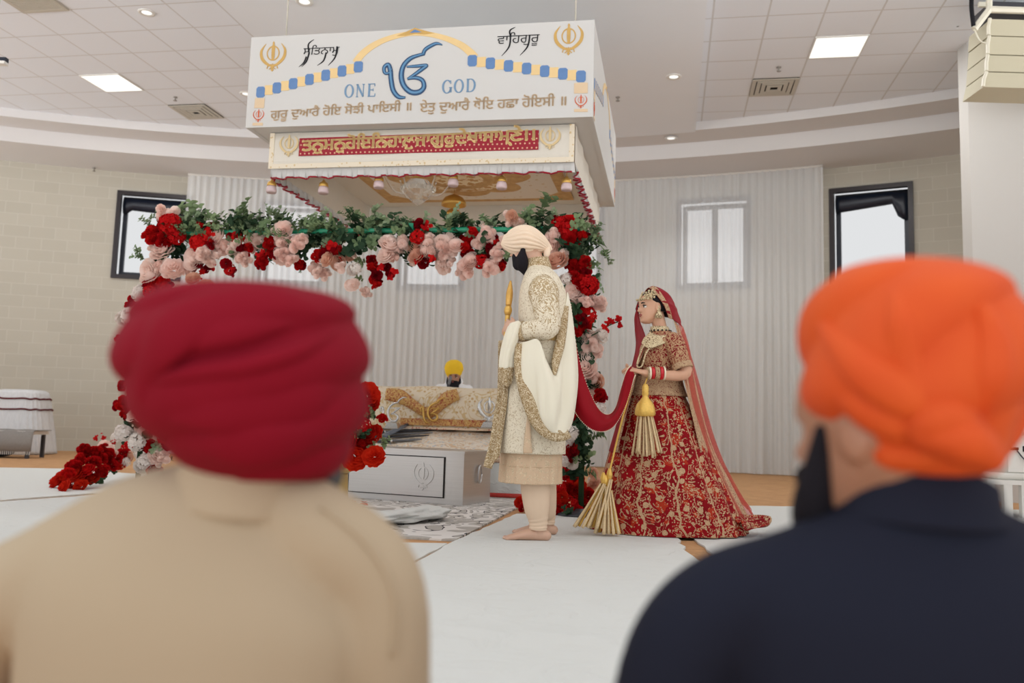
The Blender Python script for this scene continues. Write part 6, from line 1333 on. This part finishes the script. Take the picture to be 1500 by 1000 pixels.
# man in the orange head wrap and navy suit
Y2 = 1.02
def np_(x, y, dy=0): return at(x, y, Y2+dy)
def orange():
    q = N('orange_turban_cloth'); n = q.noise(q.coord('Object'), 8, 3); q.set(q.mix(n, C4((208, 62, 10)), C4((228, 100, 30))), .8); return q.m
MORG = orange(); MNAVY = plain('navy_suit', (33, 36, 50), .85, var=.06, scale=300, bump=.05)
c0 = np_(1345, 1000, .03); nk = np_(1345, 740); g = seated_body(c0[0], c0[1]+.02, nk[2]-.09)
hc_ = np_(1292, 630, .0); bfB, blB, buB = headshape(g, hc_, (-.62, .78, -.08), .228); cap(g, [hc_+[.01, -.0, -.04], np_(1335, 725), np_(1345, 780)], [.066, .066, .08], 14, 12)
manB = remesh(g, 'person', MSKM, .006, None, 2, origin=[c0[0], c0[1], .012]); tag(manB, 'seated man seen from behind in orange head wrap and navy suit, right foreground', 'person')
g = G(); R8 = slices([(386, 1322, 26), (388, 1323, 58), (396, 1326, 92), (416, 1332, 124), (446, 1336, 146), (490, 1337, 156), (540, 1336, 157), (590, 1332, 148), (630, 1336, 124), (662, 1342, 106), (686, 1346, 92), (692, 1346, 84)], Y2, 1.10, 110, 90, lambda th, t: .013*(ridge(3.4*t+.85*np.sin(th+2.2))-.6)*math.sin(t*PI)**.5*min(1, max(0, (t-.10)*6)))
g.grid(R8, True, True, True); tB = g.build('turban', MORG, manB); ob_ctr = np.array(np_(1335, 560))
folds_on(tB, [([(1198, 470), (1250, 530), (1320, 580), (1400, 615)], [.012, .022, .024, .014], .014), ([(1200, 540), (1250, 590), (1310, 625), (1370, 640)], [.012, .020, .020, .012], .012), ([(1310, 420), (1318, 470), (1330, 530), (1360, 590)], [.008, .016, .018, .010], .011),
              ([(1440, 440), (1462, 500), (1458, 560), (1430, 620)], [.012, .020, .020, .012], .013), ([(1240, 655), (1290, 672), (1350, 676), (1400, 672)], [.012, .018, .018, .012], .013), ([(1330, 640), (1360, 622), (1400, 615), (1440, 640)], [.014, .024, .024, .014], .024)], MORG)
p = hit(tB, 1395, 652); g = G(); cap(g, [p+[-.03, -.01, .012], p+[0, -.022, .006], p+[.03, -.012, -.01]], [.020, .026, .018], 14, 14); g.build('knot', MORG, tB)
g = G(); g.grid(patch([[np_(1478, 470, .02), np_(1494, 500, .04), np_(1502, 560, .06)], [np_(1474, 560, .03), np_(1492, 590, .05), np_(1506, 600, .07)], [np_(1452, 650, .02), np_(1462, 672, .03), np_(1470, 660, .05)]], 14, 16, .004, 2, 2)); g.build('loose_end', MORG, tB, True, solid=.012)
PB = lambda x, y, t: hc_+bfB*x*.228+blB*y*.228+buB*(t-.5)*.228
g = G(); cap(g, [PB(.16, .29, .50), PB(.20, .285, .32), PB(.27, .24, .14), PB(.33, .10, .03), PB(.34, -.06, .0)], [.008, .016, .024, .030, .026], 14, 24); cap(g, [PB(.40, .10, .28), PB(.43, .0, .31)], [.012, .012], 8, 6); g.build('beard', MBEARD, manB)
g = G(); cap(g, [np_(1345, 735), np_(1345, 790), np_(1345, 880), np_(1345, 1040), [c0[0], c0[1], .10]], [(.080, .066), (.15, .085), (.21, .11), (.205, .12), (.19, .15)], 24, 40, ref=(1, 0, 0))
cap(g, [np_(1300, 775), np_(1180, 846), np_(1065, 886, .01), np_(1002, 952, .02), np_(965, 1060, .03), np_(930, 1180, .06), np_(1010, 1270, .26)], [.05, .060, .062, .064, .060, .055, .045], 18, 50)
cap(g, [np_(1390, 775), np_(1510, 846), np_(1630, 886, .01), np_(1690, 952, .02), np_(1735, 1060, .03), np_(1750, 1180, .06), np_(1670, 1270, .26)], [.05, .060, .062, .064, .060, .055, .045], 18, 50)
jk = remesh(g, 'jacket', MNAVY, .008, manB, 14)
g = G(); g.tube([np_(1344, 762), np_(1345, 735), np_(1346, 708, .005)], [(.092, .082), (.082, .074), (.078, .070)], 40, 8, ref=(1, 0, 0), cap=False); g.build('collar', MNAVY, jk, True, solid=.014)
bpy.context.view_layer.update()
